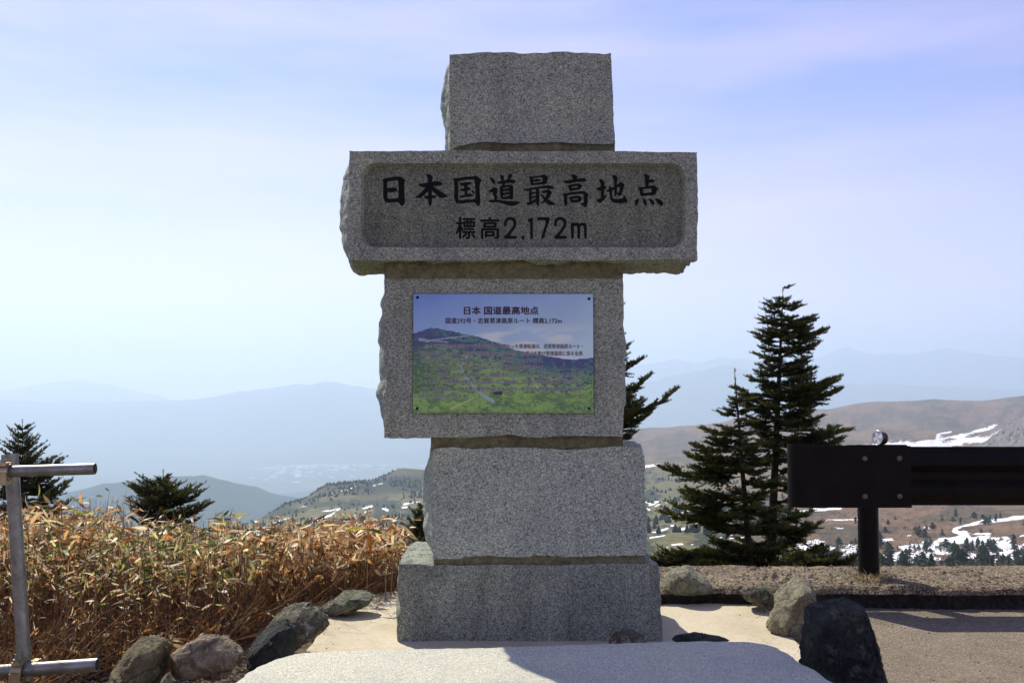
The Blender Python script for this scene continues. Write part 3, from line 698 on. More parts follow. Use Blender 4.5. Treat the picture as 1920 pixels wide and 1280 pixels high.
# ---- engraved brush lettering (traced stroke by stroke: outer loops with optional counter)
GL = [
 ('705,316', [[[(150,290),(230,255),(380,225),(600,205),(680,235),(755,300),(745,340),(728,370),(728,620),(745,780),(742,900),(700,950),(655,975),(620,935),(590,880),(560,865),(430,870),(310,888),(270,870),(225,840),(190,760),(180,650),(190,500),(185,330)],
               [(285,345),(400,318),(560,297),(572,345),(580,500),(580,765),(470,768),(295,783),(295,600),(380,612),(480,600),(545,575),(550,545),(520,505),(460,485),(380,492),(290,515)]]]),
 ('705,316', [[[(1280,148),(1330,138),(1390,150),(1440,195),(1468,240),(1445,300),(1435,345),(1435,600),(1440,870),(1425,930),(1395,985),(1360,930),(1340,870),(1345,600),(1332,300),(1325,230)]],
              [[(1065,408),(1190,385),(1400,350),(1545,318),(1650,345),(1700,375),(1712,405),(1670,432),(1480,455),(1300,490),(1220,492),(1130,450)]],
              [[(1320,450),(1400,470),(1400,540),(1340,590),(1210,710),(1150,755),(1060,757),(980,745),(1080,690),(1200,570),(1260,510)]],
              [[(1400,440),(1470,458),(1600,555),(1760,645),(1840,712),(1890,718),(1820,735),(1740,755),(1640,748),(1600,725),(1440,565),(1400,500)]],
              [[(1215,720),(1340,695),(1470,685),(1530,705),(1558,742),(1500,765),(1400,770),(1300,785),(1265,762)]]]),
 ('840,316', [[[(135,235),(180,255),(260,248),(420,212),(640,205),(710,185),(760,205),(855,280),(860,320),(820,380),(812,520),(830,750),(832,900),(800,950),(770,975),(735,940),(710,885),(640,872),(480,878),(330,908),(250,885),(210,892),(180,830),(150,740),(165,560),(160,350),(140,290)],
               [(250,335),(380,300),(520,282),(680,290),(690,400),(705,600),(702,785),(640,790),(480,795),(350,815),(262,823),(262,600),(260,400)]],
              [[(285,385),(420,362),(530,342),(590,360),(620,390),(560,412),(430,435),(360,447),(320,420)]],
              [[(290,540),(420,510),(520,485),(570,500),(602,530),(550,560),(450,575),(400,588),(330,570)]],
              [[(275,710),(410,680),(540,645),(610,660),(662,695),(600,722),(450,735),(350,755),(310,735)]],
              [[(410,420),(510,415),(505,520),(495,640),(500,700),(425,700),(425,640),(415,520)]],
              [[(585,570),(640,568),(685,600),(680,645),(655,645),(610,610)]]]),
 ('840,316', [[[(1070,215),(1140,235),(1200,300),(1222,360),(1200,400),(1165,400),(1120,340),(1090,280)]],
              [[(1035,578),(1090,550),(1150,495),(1200,480),(1250,500),(1285,530),(1275,580),(1245,660),(1275,730),(1260,812),(1185,812),(1190,730),(1160,690),(1155,610),(1090,612)]],
              [[(1025,820),(1110,808),(1250,803),(1500,835),(1700,845),(1885,848),(1820,900),(1740,945),(1650,968),(1520,945),(1380,890),(1230,862),(1130,885),(1070,855)]],
              [[(1340,150),(1385,180),(1435,195),(1440,310),(1370,310),(1345,240)]], [[(1550,160),(1600,135),(1645,165),(1665,195),(1620,240),(1590,285),(1510,305),(1535,250)]],
              [[(1245,350),(1400,312),(1620,280),(1700,290),(1750,335),(1730,368),(1650,375),(1500,370),(1350,402),(1300,398)]],
              [[(1400,380),(1490,375),(1455,440),(1380,450)]],
              [[(1330,455),(1460,435),(1600,412),(1690,470),(1672,560),(1680,780),(1640,805),(1580,785),(1450,790),(1390,795),(1345,720),(1335,600)],
               [(1412,498),(1570,470),(1570,508),(1412,530)], [(1412,592),(1575,565),(1575,602),(1412,630)], [(1412,695),(1575,660),(1575,705),(1412,735)]]]),
 ('975,316', [[[(220,190),(280,210),(420,195),(560,170),(620,150),(670,180),(735,235),(700,310),(690,390),(640,405),(480,415),(360,430),(290,442),(265,390),(250,260)],
               [(325,250),(580,222),(580,345),(335,385),(335,345),(480,330),(552,302),(510,270),(430,270),(330,292)]],
              [[(65,545),(300,495),(550,455),(740,428),(830,455),(890,495),(880,515),(830,530),(700,515),(500,515),(300,550),(180,575),(130,570)]],
              [[(230,555),(300,540),(300,860),(240,870),(230,700)]], [[(405,515),(495,510),(500,880),(485,950),(462,985),(430,940),(410,860)]],
              [[(295,612),(410,595),(410,640),(295,665)]], [[(295,722),(410,692),(410,742),(295,770)]],
              [[(145,888),(240,860),(300,838),(410,785),(420,860),(360,885),(290,925),(230,945),(180,918)]],
              [[(515,600),(620,570),(720,545),(770,560),(825,615),(790,680),(725,785),(620,880),(540,905),(520,895),(600,820),(650,730),(700,628),(600,640)]],
              [[(510,650),(560,668),(640,730),(740,800),(860,880),(930,925),(860,940),(760,942),(700,915),(610,800),(550,710)]]]),
 ('975,316', [[[(1300,155),(1410,160),(1485,205),(1455,278),(1350,305),(1345,240)]],
              [[(1085,330),(1250,300),(1480,265),(1630,245),(1690,270),(1718,310),(1690,335),(1600,335),(1400,355),(1260,385),(1190,385),(1130,358)]],
              [[(1230,430),(1350,405),(1500,380),(1555,400),(1608,440),(1570,500),(1540,545),(1400,560),(1285,590),(1255,520)], [(1318,475),(1480,448),(1478,488),(1325,508)]],
              [[(1100,635),(1170,640),(1350,605),(1630,575),(1700,610),(1768,665),(1745,740),(1740,900),(1715,965),(1670,995),(1620,965),(1540,895),(1640,885),(1635,760),(1632,658),(1500,655),(1350,670),(1210,698),(1215,800),(1220,900),(1205,950),(1180,975),(1145,930),(1125,850),(1125,700)]],
              [[(1260,735),(1380,715),(1510,692),(1550,715),(1608,770),(1570,820),(1540,862),(1430,875),(1325,890),(1290,820)], [(1345,785),(1485,760),(1480,795),(1350,820)]]]),
 ('1108,316', [[[(200,300),(245,270),(300,290),(360,365),(345,420),(340,550),(340,715),(255,745),(260,570),(255,400),(225,350)]],
              [[(115,515),(255,455),(350,440),(412,490),(390,520),(330,540),(255,578),(200,570)]],
              [[(125,805),(200,780),(280,735),(340,695),(415,660),(390,740),(320,830),(235,890),(190,870)]],
              [[(450,450),(500,470),(545,500),(545,740),(580,782),(700,785),(810,770),(835,740),(850,670),(900,755),(945,820),(935,860),(820,892),(700,898),(600,885),(530,850),(490,760),(470,640),(465,560)]],
              [[(365,582),(450,540),(600,465),(700,400),(770,345),(820,365),(865,420),(835,520),(800,650),(765,710),(725,710),(670,665),(670,628),(720,610),(740,520),(745,465),(690,485),(560,560),(450,610)]],
              [[(538,200),(600,160),(660,200),(695,245),(672,330),(670,420),(672,640),(650,690),(620,725),(605,680),(600,450),(590,300)]]]),
 ('1108,316', [[[(1355,145),(1410,135),(1470,170),(1515,215),(1490,280),(1480,475),(1395,480),(1395,300),(1385,230)]],
              [[(1470,292),(1560,272),(1610,290),(1650,325),(1620,350),(1540,372),(1470,375)]],
              [[(1205,468),(1290,480),(1430,465),(1600,428),(1660,460),(1728,520),(1690,580),(1655,665),(1600,698),(1450,695),(1310,715),(1270,690),(1250,590),(1235,520)], [(1335,525),(1565,510),(1560,615),(1338,635)]],
              [[(1120,830),(1170,800),(1218,762),(1238,820),(1210,900),(1160,972),(1135,930)]], [[(1330,775),(1385,790),(1425,830),(1440,880),(1430,940),(1385,945),(1350,880)]],
              [[(1465,775),(1550,785),(1610,830),(1635,880),(1620,935),(1580,945),(1530,870)]], [[(1630,765),(1730,775),(1820,825),(1855,890),(1845,960),(1805,972),(1740,910)]]]),
]
TWO = [(1370,335),(1370,250),(1385,180),(1430,120),(1500,92),(1570,92),(1640,125),(1685,190),(1692,270),(1670,350),(1620,430),(1540,540),(1520,578),(1700,578),(1700,655),(1375,655),(1375,600),(1440,535),(1530,440),(1590,350),(1618,280),(1610,220),(1580,185),(1535,172),(1490,178),(1455,205),(1440,250),(1442,320),(1400,335)]
GL += [('845,400', [[TWO]]), ('845,400', [[[(1812,580),(1895,580),(1895,660),(1880,700),(1850,690),(1860,650),(1812,648)]]]),
 ('980,400', [[[(135,150),(200,130),(250,105),(262,110),(262,400),(268,655),(195,655),(190,200),(150,225),(135,215)]]]),
 ('980,400', [[[(370,98),(690,98),(695,180),(640,340),(540,655),(455,655),(620,180),(370,180)]]]),
 ('980,400', [[[(x - 565, y) for x, y in TWO]]]),
 ('980,400', [[[(1235,238),(1310,235),(1315,255),(1360,240),(1420,245),(1460,268),(1500,245),(1560,238),(1610,255),(1645,300),(1650,655),(1580,655),(1578,350),(1560,325),(1520,315),(1490,330),(1478,370),(1478,655),(1405,655),(1405,350),(1390,325),(1350,318),(1325,335),(1315,370),(1315,655),(1245,655)]]])]
paint_m = plain_mat('black_engraving_paint', (.006, .006, .006), .75, spec=.15)
REC = 4.46 + .036

def prism(verts, faces, loops, yf, yb):
    """loops of world (x, z): outer first, holes after; adds a shallow prism"""
    vl = [[Vector((p[0], p[1], 0)) for p in lp] for lp in loops]; tri = tessellate_polygon(vl)
    o = len(verts); flat = [v for lp in vl for v in lp]
    for v in flat: verts.append((v.x, yf, v.y))
    for v in flat: verts.append((v.x, yb, v.y))
    nf = len(flat); faces += [tuple(o + q for q in t_) for t_ in tri]
    s = 0
    for lp in vl:
        k = len(lp)
        for q in range(k): a = o + s + q; b2 = o + s + (q + 1) % k; faces.append((a, b2, b2 + nf, a + nf))
        s += k

def round_loop(lp):
    q = []
    for i in range(len(lp)):
        a, b_, c_ = Vector(lp[i - 1]), Vector(lp[i]), Vector(lp[(i + 1) % len(lp)])
        if (a - b_).length > 30 and (c_ - b_).length > 30: q += [b_ + (a - b_) * .18, b_ + (c_ - b_) * .18]
        else: q.append(b_)
    return q

for org, strokes in GL:
    ox, oy = map(float, org.split(',')); V, Fc = [], []
    for si, loops in enumerate(strokes):
        wl_ = []
        for lp in loops:
            w = []
            for q in round_loop(lp):
                p = P(ox + q[0] / 13.714, oy + q[1] / 13.714, REC); w.append((p.x, p.z))
            wl_.append(w)
        prism(V, Fc, wl_, REC - .0010 - si * .00012, REC + .001)
    o = mesh_py('engraved_character', V, Fc, paint_m, b_sign); rebase(o, MON)

def text_data(s, bold=0.0, res=3):
    cu = bpy.data.curves.new('text', 'FONT'); cu.body = s; cu.size = 1.0; cu.offset = bold; cu.resolution_u = res
    t = bpy.data.objects.new('text', cu); COL.objects.link(t); bpy.context.view_layer.update()
    dg = bpy.context.evaluated_depsgraph_get(); me = bpy.data.meshes.new_from_object(t.evaluated_get(dg))
    bpy.data.objects.remove(t); bpy.data.curves.remove(cu)
    return me

def text_obj(name, s, box, Y, mat, parent, bold=0.0, res=3, thick=0.0):
    """fit text s to the pixel box (x0, y0, x1, y1) on the plane at distance Y"""
    me = text_data(s, bold, res); n = len(me.vertices); a = np.empty(n * 3, np.float32); me.vertices.foreach_get('co', a); a = a.reshape(-1, 3)
    lo, hi = a.min(0), a.max(0); p0, p1 = P(box[0], box[3], Y), P(box[2], box[1], Y)
    b_ = np.empty_like(a); b_[:, 0] = p0.x + (a[:, 0] - lo[0]) / (hi[0] - lo[0]) * (p1.x - p0.x); b_[:, 2] = p0.z + (a[:, 1] - lo[1]) / (hi[1] - lo[1]) * (p1.z - p0.z); b_[:, 1] = Y
    me.vertices.foreach_set('co', b_.ravel()); me.name = name
    me.materials.clear(); me.materials.append(mat)
    me.update(); o = link(bpy.data.objects.new(name, me), parent); rebase(o, MON); return o
def bold_text(name, s, box, Y, mat, parent, w, res=3):
    """heavier strokes: the glyph repeated a hair to each side, one mesh"""
    obs = []
    for k, (dx, dy) in enumerate(((0, 0), (-w, 0), (w, 0), (0, -w * .8), (0, w * .8))):
        obs.append(text_obj(name, s, (box[0] + dx, box[1] + dy, box[2] + dx, box[3] + dy), Y - k * .00006, mat, parent, 0, res))
    bm = bmesh.new()
    for o in obs: bm.from_mesh(o.data)
    me = bpy.data.meshes.new(name); bm.to_mesh(me); bm.free(); me.materials.append(mat); obs[0].data = me
    for o in obs[1:]: bpy.data.objects.remove(o)
    return obs[0]
bold_text('engraved_character', '標', (855, 407.5, 891, 447.5), REC - .0012, paint_m, b_sign, .9)
bold_text('engraved_character', '高', (901, 407.5, 936, 447.5), REC - .0012, paint_m, b_sign, .9)

# ---- picture panel
YP = 4.56
pa, pb_ = P(774, 774.5, YP - .008), P(1112, 551, YP - .008)
def box_bm(bm, x0, x1, y0, y1, z0, z1):
    m_ = Matrix.Translation(((x0 + x1) / 2, (y0 + y1) / 2, (z0 + z1) / 2)) @ Matrix.Diagonal((x1 - x0, y1 - y0, z1 - z0, 1))
    return bmesh.ops.create_cube(bm, size=1, matrix=m_)
bm = bmesh.new(); box_bm(bm, pa.x - .002, pb_.x + .002, YP - .008, YP + .002, pa.z - .002, pb_.z + .002)
panel = bm_obj('information_panel', bm, plain_mat('panel_edge', (.03, .035, .04), .4), mon); rebase(panel, MON)
panel['label'] = 'framed colour picture panel with explanatory text'
nw, nh = 340, 226
U, Vv = np.meshgrid(np.linspace(0, 1, nw), np.linspace(0, 1, nh))      # U right, Vv down
qx = U * 1906; qy = Vv * 1230 + 30                                  # in the 1906 px wide study crop
def lerp(a, b_, t): return np.array(a) * (1 - t[..., None]) + np.array(b_) * t[..., None]
srgb = lambda r, g_, b_: tuple((x / 255.) ** 2.2 for x in (r, g_, b_))
skyc = lerp(srgb(96, 124, 200), srgb(176, 190, 215), np.clip(U * .55 + Vv * 1.1 - .05, 0, 1))
cl = smooth01((fbm(p3(U * 5, Vv * 11), 5, 301) + .1) / .5) * smooth01((Vv - .22) / .15) * smooth01((U - .25) / .2)
skyc = skyc * (1 - .6 * cl[..., None]) + np.array(srgb(215, 208, 210)) * .6 * cl[..., None]
skyc = skyc * (1 + .06 * fbm(p3(U * 9, Vv * 9), 3, 302)[..., None])
hx = [0, 60, 190, 300, 450, 600, 700, 830, 920, 1060, 1200, 1380, 1560, 1680, 1760, 1906]
hy = [440, 420, 380, 392, 425, 452, 478, 520, 545, 600, 640, 665, 695, 712, 705, 690]
hill_top = np.interp(qx, hx, hy) + 6 * fbm(p3(qx / 20, 0 * qx), 3, 303)
n1_ = fbm(p3(qx / 110, qy / 45), 5, 304); n2_ = fbm(p3(qx / 28, qy / 14), 4, 305); n3_ = fbm(p3(qx / 9, qy / 6), 3, 306)
dep = np.clip((qy - hill_top) / 700, 0, 1)
gr = lerp(srgb(70, 122, 118), srgb(128, 156, 84), smooth01(dep * 2.0 + .35 * n1_))
gr = gr * (1 + .35 * n2_[..., None])
dk = lerp(srgb(48, 46, 112), srgb(46, 80, 62), smooth01(dep * 1.7))
nn_ = n2_ * .9 + n1_ * .5 + n3_ * .25
low = .95 * smooth01((nn_ + .22 - .25 * np.exp(-((qx - 1000) / 420) ** 2 - ((qy - 880) / 170) ** 2)) / .45)
low = np.maximum(low, smooth01((hill_top + 200 - qy) / 60) * smooth01((560 - np.abs(qx - 300)) / 120) * smooth01((qy - hill_top - 60 + 30 * n2_) / 30) * .95)
low = np.maximum(low, smooth01((qx - 1080 + (qy - 600) * 1.1) / 300) * smooth01((900 - qy) / 150) * .85 * smooth01((n2_ + .6) / .5))
low = np.maximum(low, smooth01((440 - qx) / 260) * smooth01((1150 - qy) / 200) * .85 * smooth01((n2_ + .6) / .5))
hillc = gr * (1 - low[..., None]) + dk * low[..., None]
hillc = hillc * (1 + .6 * n3_[..., None])
hillc = np.where((qy > 1050)[..., None] & (n2_ > .12)[..., None], hillc * .75 + np.array(srgb(150, 170, 90)) * .25, hillc)
hillc = np.clip(hillc, .003, 1)
roadp = [((1480 / 2.6, 650), 6), ((560, 668), 14), ((575, 700), 11), ((500, 785), 11), ((545, 880), 15), ((640, 985), 19), ((730, 1070), 24), ((850, 1140), 27)]
road = np.zeros_like(qx, bool)
for (a, wa), (b_, wb) in zip(roadp[:-1], roadp[1:]): road |= seg_dist(qx, qy, a, b_) < (wa + wb) / 2.7
for a, b_, w in (((70, 500), (160, 515), 16), ((160, 512), (590, 462), 7), ((120, 505), (370, 530), 7), ((650, 600), (620, 650), 4)):
    road |= seg_dist(qx, qy, a, b_) < w * (1 + .5 * n3_)
hillc = np.where(road[..., None], np.array(srgb(140, 150, 172)) * .8 + hillc * .2, hillc)
for a, b_, w in (((1265, 930), (1340, 1020), 9), ((390, 1215), (640, 1105), 7)):
    hillc = np.where((seg_dist(qx, qy, a, b_) < w)[..., None], np.array(srgb(165, 165, 110)), hillc)
hillc = np.where((seg_dist(qx, qy, (865, 1055), (930, 1052)) < 17)[..., None], np.array(srgb(35, 25, 35)), hillc)
picc = np.where((qy > hill_top)[..., None], hillc, skyc)
vig = 1.0
gxp = pa.x + U * (pb_.x - pa.x); gzp = pb_.z - Vv * (pb_.z - pa.z)
pic_m = col_mat('printed_photo', rough=.35, spec=.4)
po = mesh_np('printed_picture', np.stack([gxp, np.full_like(gxp, YP - .0092), gzp], -1).reshape(-1, 3), grid_faces(nh, nw), pic_m, panel, smooth=True, cols=np.clip(picc * np.array([1.38, 1.60, 1.18]) + .035, 0, .9).reshape(-1, 3)); rebase(po, MON)
ink_m = plain_mat('brown_ink', srgb(62, 34, 44), .6); halo_m = plain_mat('pale_halo', srgb(188, 192, 188), .6)
def two(name, s, box, w, halo, res=2):
    if halo: bold_text(name + '_outline', s, box, YP - .0096, halo_m, panel, halo, res)
    if w: bold_text(name, s, box, YP - .0102, ink_m, panel, w, res)
    else: text_obj(name, s, box, YP - .0102, ink_m, panel, 0, res)
two('heading', '日本 国道最高地点', (870, 574.5, 1009.5, 589.5), .45, 0)
two('subheading', '国道292号・志賀草津高原ルート 標高2,172m', (835.3, 595.7, 1053.2, 606.8), .2, 0)
BODY = ['　かつて善光寺から草津まで行き交う旅人で賑わった草津街道は、志賀草津高原ルート・', '国道292号と姿を変え、湯田中渋温泉郷から志賀高原・白根山を抜け草津温泉に至る全長',
        '41kmの風光明媚な山岳道路として多くの人々に親しまれています。', '　ここは、標高2,172mと日本の国道の中で一番標高の高い地点です。',
        '　また、長野県・群馬県の県境に接し尾根を走るこのルートは、山田峠を中心に分水嶺を', 'なしており、長野県側に落ちる松川は峠の沢に端を発し、千曲川を経て日本海へ注ぎます。',
        '一方、群馬県側は、日本有数の酸性河川である大沢川・谷沢川から利根川を経由して太平', '洋へと流れ込んでいます。']
XR = [(796.5, 1093), (788, 1092.5), (788, 1018), (797, 1022), (796.5, 1091), (788, 1090), (788, 1091), (788, 877)]
for k, (s, (x0, x1)) in enumerate(zip(BODY, XR)):
    yc = 649 + k * 13.35
    two('body_text', s.strip('　'), (x0, yc - 4.2, x1, yc + 4.2), .0, .7, 1)
bolt_m = plain_mat('dark_bolt', (.015, .015, .017), .4, .6)
for px, py in ((783, 557.5), (1104.5, 560), (782, 765.5), (1104.5, 765.5)):
    c = P(px, py, YP - .009); bm = bmesh.new()
    bmesh.ops.create_cone(bm, cap_ends=True, segments=16, radius1=.0072, radius2=.0055, depth=.005, matrix=Matrix.Translation((c.x, YP - .0118, c.z)) @ Matrix.Rotation(PI / 2, 4, 'X'))
    o = bm_obj('bolt', bm, bolt_m, panel); rebase(o, MON)

def on_plinth(r, n):
    k = r.integers(0, len(pl) - 1, n); a = np.array([(p[0], p[1]) for p in pl]); c = a.mean(0); q = a[k] + (c - a[k]) * np.abs(r.normal(0, .07, n))[:, None] + r.normal(0, .02, (n, 2))
    return np.concatenate([q, np.full((n, 1), PZ + .001)], 1)
tag(scatter_pebbles('grit', 600, on_plinth, .0028, peb_m, 4), 'grit and soil crumbs gathered along the rim of the concrete plinth', 'grit', kind='stuff')
# ------------------------------------------------------------------ granite slab in the foreground
SZ = .30
so_ = [gxy(*p, SZ) for p in [(432,1283),(455,1262),(480,1246),(520,1230),(560,1221),(640,1216),(800,1213),(960,1210),(1100,1205),(1250,1201),(1340,1199),(1430,1201),(1472,1216),(1503,1238),(1540,1258),(1576,1284)]]
so_ += [(so_[-1][0] + .10, 2.60), (.98, 2.2), (.85, 1.9), (-.75, 1.9), (-.92, 2.2), (so_[0][0] - .05, 2.62)]
sb = slab('stone_slab', chaikin(so_, 1), SZ, PZ - .06, .022, gr_slab, dome=.0, rings=60, jag=.007, seed=9, step=.012)
tag(sb, 'broad pale bush-hammered granite slab lying in front of the monument', 'stone slab')

# ------------------------------------------------------------------ boulders
def boulder(name, outline, Y, depth, mat, label, seed, sub=6, amp=.03, facets=9, cat='boulder', group=None):
    pts = [P(px, py, Y) for px, py in outline]; poly = np.array([(p.x, p.z) for p in pts])
    c = np.array([(poly[:, 0].min() + poly[:, 0].max()) / 2, poly[:, 1].min() * .55 + poly[:, 1].max() * .45])
    d = poly - c; ang = np.arctan2(d[:, 1], d[:, 0]); rad = np.hypot(d[:, 0], d[:, 1])
    # dense polygon for radius lookup
    dense = []
    for i in range(len(poly)):
        for t_ in np.linspace(0, 1, 12, endpoint=False): dense.append(poly[i] * (1 - t_) + poly[(i + 1) % len(poly)] * t_)
    dense = np.array(dense) - c; A = np.arctan2(dense[:, 1], dense[:, 0]); Rr = np.hypot(dense[:, 0], dense[:, 1])
    o_ = np.argsort(A); A = A[o_]; Rr = Rr[o_]; A = np.concatenate([A - 2 * PI, A, A + 2 * PI]); Rr = np.tile(Rr, 3)
    bm = bmesh.new(); bmesh.ops.create_icosphere(bm, subdivisions=sub, radius=1)
    nv = np.array([v.co[:] for v in bm.verts]); r = np.random.default_rng(seed)
    w = nv.copy()
    for k in range(facets):                                   # broken planes
        pn = r.normal(size=3); pn /= np.linalg.norm(pn); pn[1] = -abs(pn[1]) if k % 2 else pn[1]
        dd = w @ pn; cut = r.uniform(.58, .84); w = w - np.clip(dd - cut, 0, None)[:, None] * pn * .85
    th = np.arctan2(nv[:, 2], nv[:, 0]); R_ = np.interp(th, A, Rr); rho_w = np.hypot(w[:, 0], w[:, 2]); rho_n = np.hypot(nv[:, 0], nv[:, 2])
    rr_ = np.where(rho_n > 1e-6, rho_w ** .85, 0)
    sz = Rr.mean()
    dis = amp * sz * 2.8 * (fbm(nv * 1.9 + seed, 3, seed) * .9 + np.abs(fbm(nv * 4.5, 4, seed + 1)) * .8 - .3 + fbm(nv * 12, 4, seed + 2) * .38 + fbm(nv * 34, 2, seed + 4) * .14)
    X = c[0] + np.cos(th) * (R_ * rr_ + dis * rr_); Z = c[1] + np.sin(th) * (R_ * rr_ + dis * rr_); Yv = Y + w[:, 1] * depth + dis
    base = Vector((float(c[0]), Y, float(poly[:, 1].min())))
    for v, x, y, z in zip(bm.verts, X, Yv, Z): v.co = (x - base.x, y - base.y, z - base.z)
    o = bm_obj(name, bm, mat, smooth=False); o.location = base
    return tag(o, label, cat, group)
rk_grey = rock_mat('lichened_grey_rock', (.07, .065, .05), (.17, .155, .12), (.30, .27, .21), 12, (.42, .39, .31))
rk_green = rock_mat('green_rock', (.10, .11, .09), (.22, .235, .20), (.33, .34, .30), 8)
rk_moss = rock_mat('mossy_brown_rock', (.13, .10, .06), (.25, .205, .13), (.34, .31, .24), 7, (.13, .16, .08))
rk_pink = rock_mat('pinkish_rock', (.22, .165, .13), (.34, .265, .21), (.43, .35, .29), 6)
rk_dark = rock_mat('dark_blue_grey_rock', (.022, .025, .03), (.045, .05, .055), (.085, .09, .10), 10)
rk_black = rock_mat('near_black_rock', (.014, .018, .018), (.035, .042, .040), (.07, .08, .07), 9, (.10, .105, .085))
rk_pale = rock_mat('pale_speckled_rock', (.26, .25, .20), (.40, .385, .32), (.50, .48, .41), 14, (.13, .15, .12))
rk_tan = rock_mat('pale_tan_rock', (.20, .175, .14), (.33, .30, .25), (.44, .41, .35), 9)
boulder('boulder', [(478,1222),(490,1188),(515,1155),(548,1133),(575,1130),(598,1142),(620,1172),(612,1186),(588,1205),(560,1222),(520,1240),(480,1240)], 4.35, .16, rk_grey,
        'grey lichen-speckled boulder at the left edge of the concrete plinth, behind the dark blue-grey one', 5, amp=.04)
boulder('boulder', [(448,1262),(466,1225),(480,1190),(505,1170),(535,1165),(552,1178),(556,1205),(548,1240),(520,1262),(480,1290),(445,1295)], 3.85, .12, rk_dark,
        'dark blue-grey boulder tucked between the pale slab and the lichened grey boulder', 9, amp=.05)
boulder('boulder', [(590,1148),(612,1128),(640,1109),(665,1104),(690,1106),(708,1118),(690,1134),(655,1148),(610,1160)], 5.15, .14, rk_green,
        'low smooth green-grey boulder below the brown bamboo, nearest to the monument on its left', 13, amp=.03)
boulder('boulder', [(190,1290),(205,1258),(235,1225),(262,1198),(290,1186),(318,1188),(332,1200),(325,1225),(318,1260),(305,1300),(250,1320),(195,1310)], 3.75, .14, rk_moss,
        'green and brown angular boulder, leftmost of the row beside the pipe post', 17, amp=.045, facets=9)
boulder('boulder', [(318,1262),(322,1222),(345,1202),(372,1188),(405,1187),(440,1198),(468,1214),(462,1240),(440,1262),(410,1274),(350,1284),(322,1278)], 3.80, .15, rk_pink,
        'pinkish grey angular boulder next to the green and brown one', 23, amp=.04, facets=10)
boulder('boulder', [(290,1290),(300,1268),(318,1258),(332,1275),(330,1305),(300,1310)], 3.62, .05, rk_tan,
        'small tan stone wedged low between the mossy and the pinkish boulders', 27, sub=5, amp=.05)
boulder('boulder', [(1240,1104),(1243,1080),(1255,1063),(1280,1057),(1305,1062),(1325,1080),(1336,1100),(1330,1112),(1290,1116),(1250,1114)], 5.50, .15, rk_pale,
        'rounded pale green-white boulder just right of the monument base', 31, amp=.025, facets=3)
boulder('boulder', [(1388,1108),(1400,1098),(1425,1093),(1450,1098),(1464,1112),(1458,1132),(1440,1146),(1420,1138),(1395,1122)], 5.25, .12, rk_grey,
        'low dark mottled boulder between the round pale one and the upright pale one', 37, amp=.06)
boulder('boulder', [(1440,1180),(1444,1150),(1460,1112),(1480,1085),(1500,1077),(1516,1088),(1530,1112),(1541,1130),(1536,1165),(1520,1192),(1490,1204),(1455,1196)], 4.75, .14, rk_tan,
        'upright pale tan boulder behind the large black one at the edge of the road', 41, amp=.04)
boulder('boulder', [(1490,1260),(1496,1215),(1505,1170),(1515,1140),(1545,1123),(1580,1120),(1612,1126),(1625,1160),(1640,1200),(1652,1250),(1668,1310),(1640,1350),(1560,1370),(1500,1340)], 3.72, .19, rk_black,
        'large near-black boulder standing against the right end of the pale slab', 43, amp=.035, facets=9)
boulder('boulder', [(1140,1204),(1150,1188),(1170,1180),(1192,1182),(1208,1192),(1214,1206),(1180,1214),(1145,1212)], 4.12, .06, rk_grey,
        'small dark rounded stone in front of the monument base, behind the slab', 47, sub=5, amp=.04)
boulder('boulder', [(1258,1200),(1268,1190),(1300,1186),(1330,1190),(1362,1192),(1380,1200),(1350,1208),(1280,1210)], 4.25, .06, rk_black,
        'thin black shard of rock peeping over the back edge of the slab', 53, sub=4, amp=.03)
boulder('kerb_stone', [(1318,1104),(1322,1094),(1350,1090),(1390,1092),(1412,1098),(1408,1106),(1360,1110)], 5.58, .07, rk_tan,
        'flat pale edging stone between the round pale boulder and the low dark one', 57, sub=5, amp=.03, cat='edging stone')

# ------------------------------------------------------------------ guardrail
rail_m = plain_mat('dark_brown_rail_paint', (.008, .0065, .005), .5, 0, .35, 7, .10)
RY = 5.62
rb = P(1630, 1085, RY + .08)
gr_ = empty('guardrail', (rb.x, RY + .08, .08), 'dark brown steel guardrail ending in a rounded terminal beside the road', 'guardrail'); GB = Vector(gr_.location)
def extr_x(name, prof, x0, x1, mat, parent, base, smooth=False, closed=True):
    n = len(prof); V = [(x0, y, z) for y, z in prof] + [(x1, y, z) for y, z in prof]
    Fc = [(i, (i + 1) % n, n + (i + 1) % n, n + i) for i in range(n if closed else n - 1)] + [tuple(range(n)), tuple(range(n, 2 * n))]
    o = mesh_py(name, V, Fc, mat, parent, smooth); rebase(o, base); return o
zt = P(1700, 837.5, RY).z; zb = P(1700, 948, RY).z
def wprof(y0, zt, zb, th=.004):
    zs = np.linspace(zt, zb, 33); t = (zt - zs) / (zt - zb)
    off = .035 * np.clip(np.sin((t * 2.0) * 2 * PI - PI / 2) * 1.4, -1, 1) * .5 + .0175
    f_ = [(y0 - o_ , z) for o_, z in zip(off, zs)]; b_ = [(y + th, z) for y, z in reversed(f_)]
    return f_ + b_
extr_x('rail_beam', wprof(RY + .03, zt, zb), P(1640, 900, RY).x, P(1640, 900, RY).x + 9, rail_m, gr_, GB)
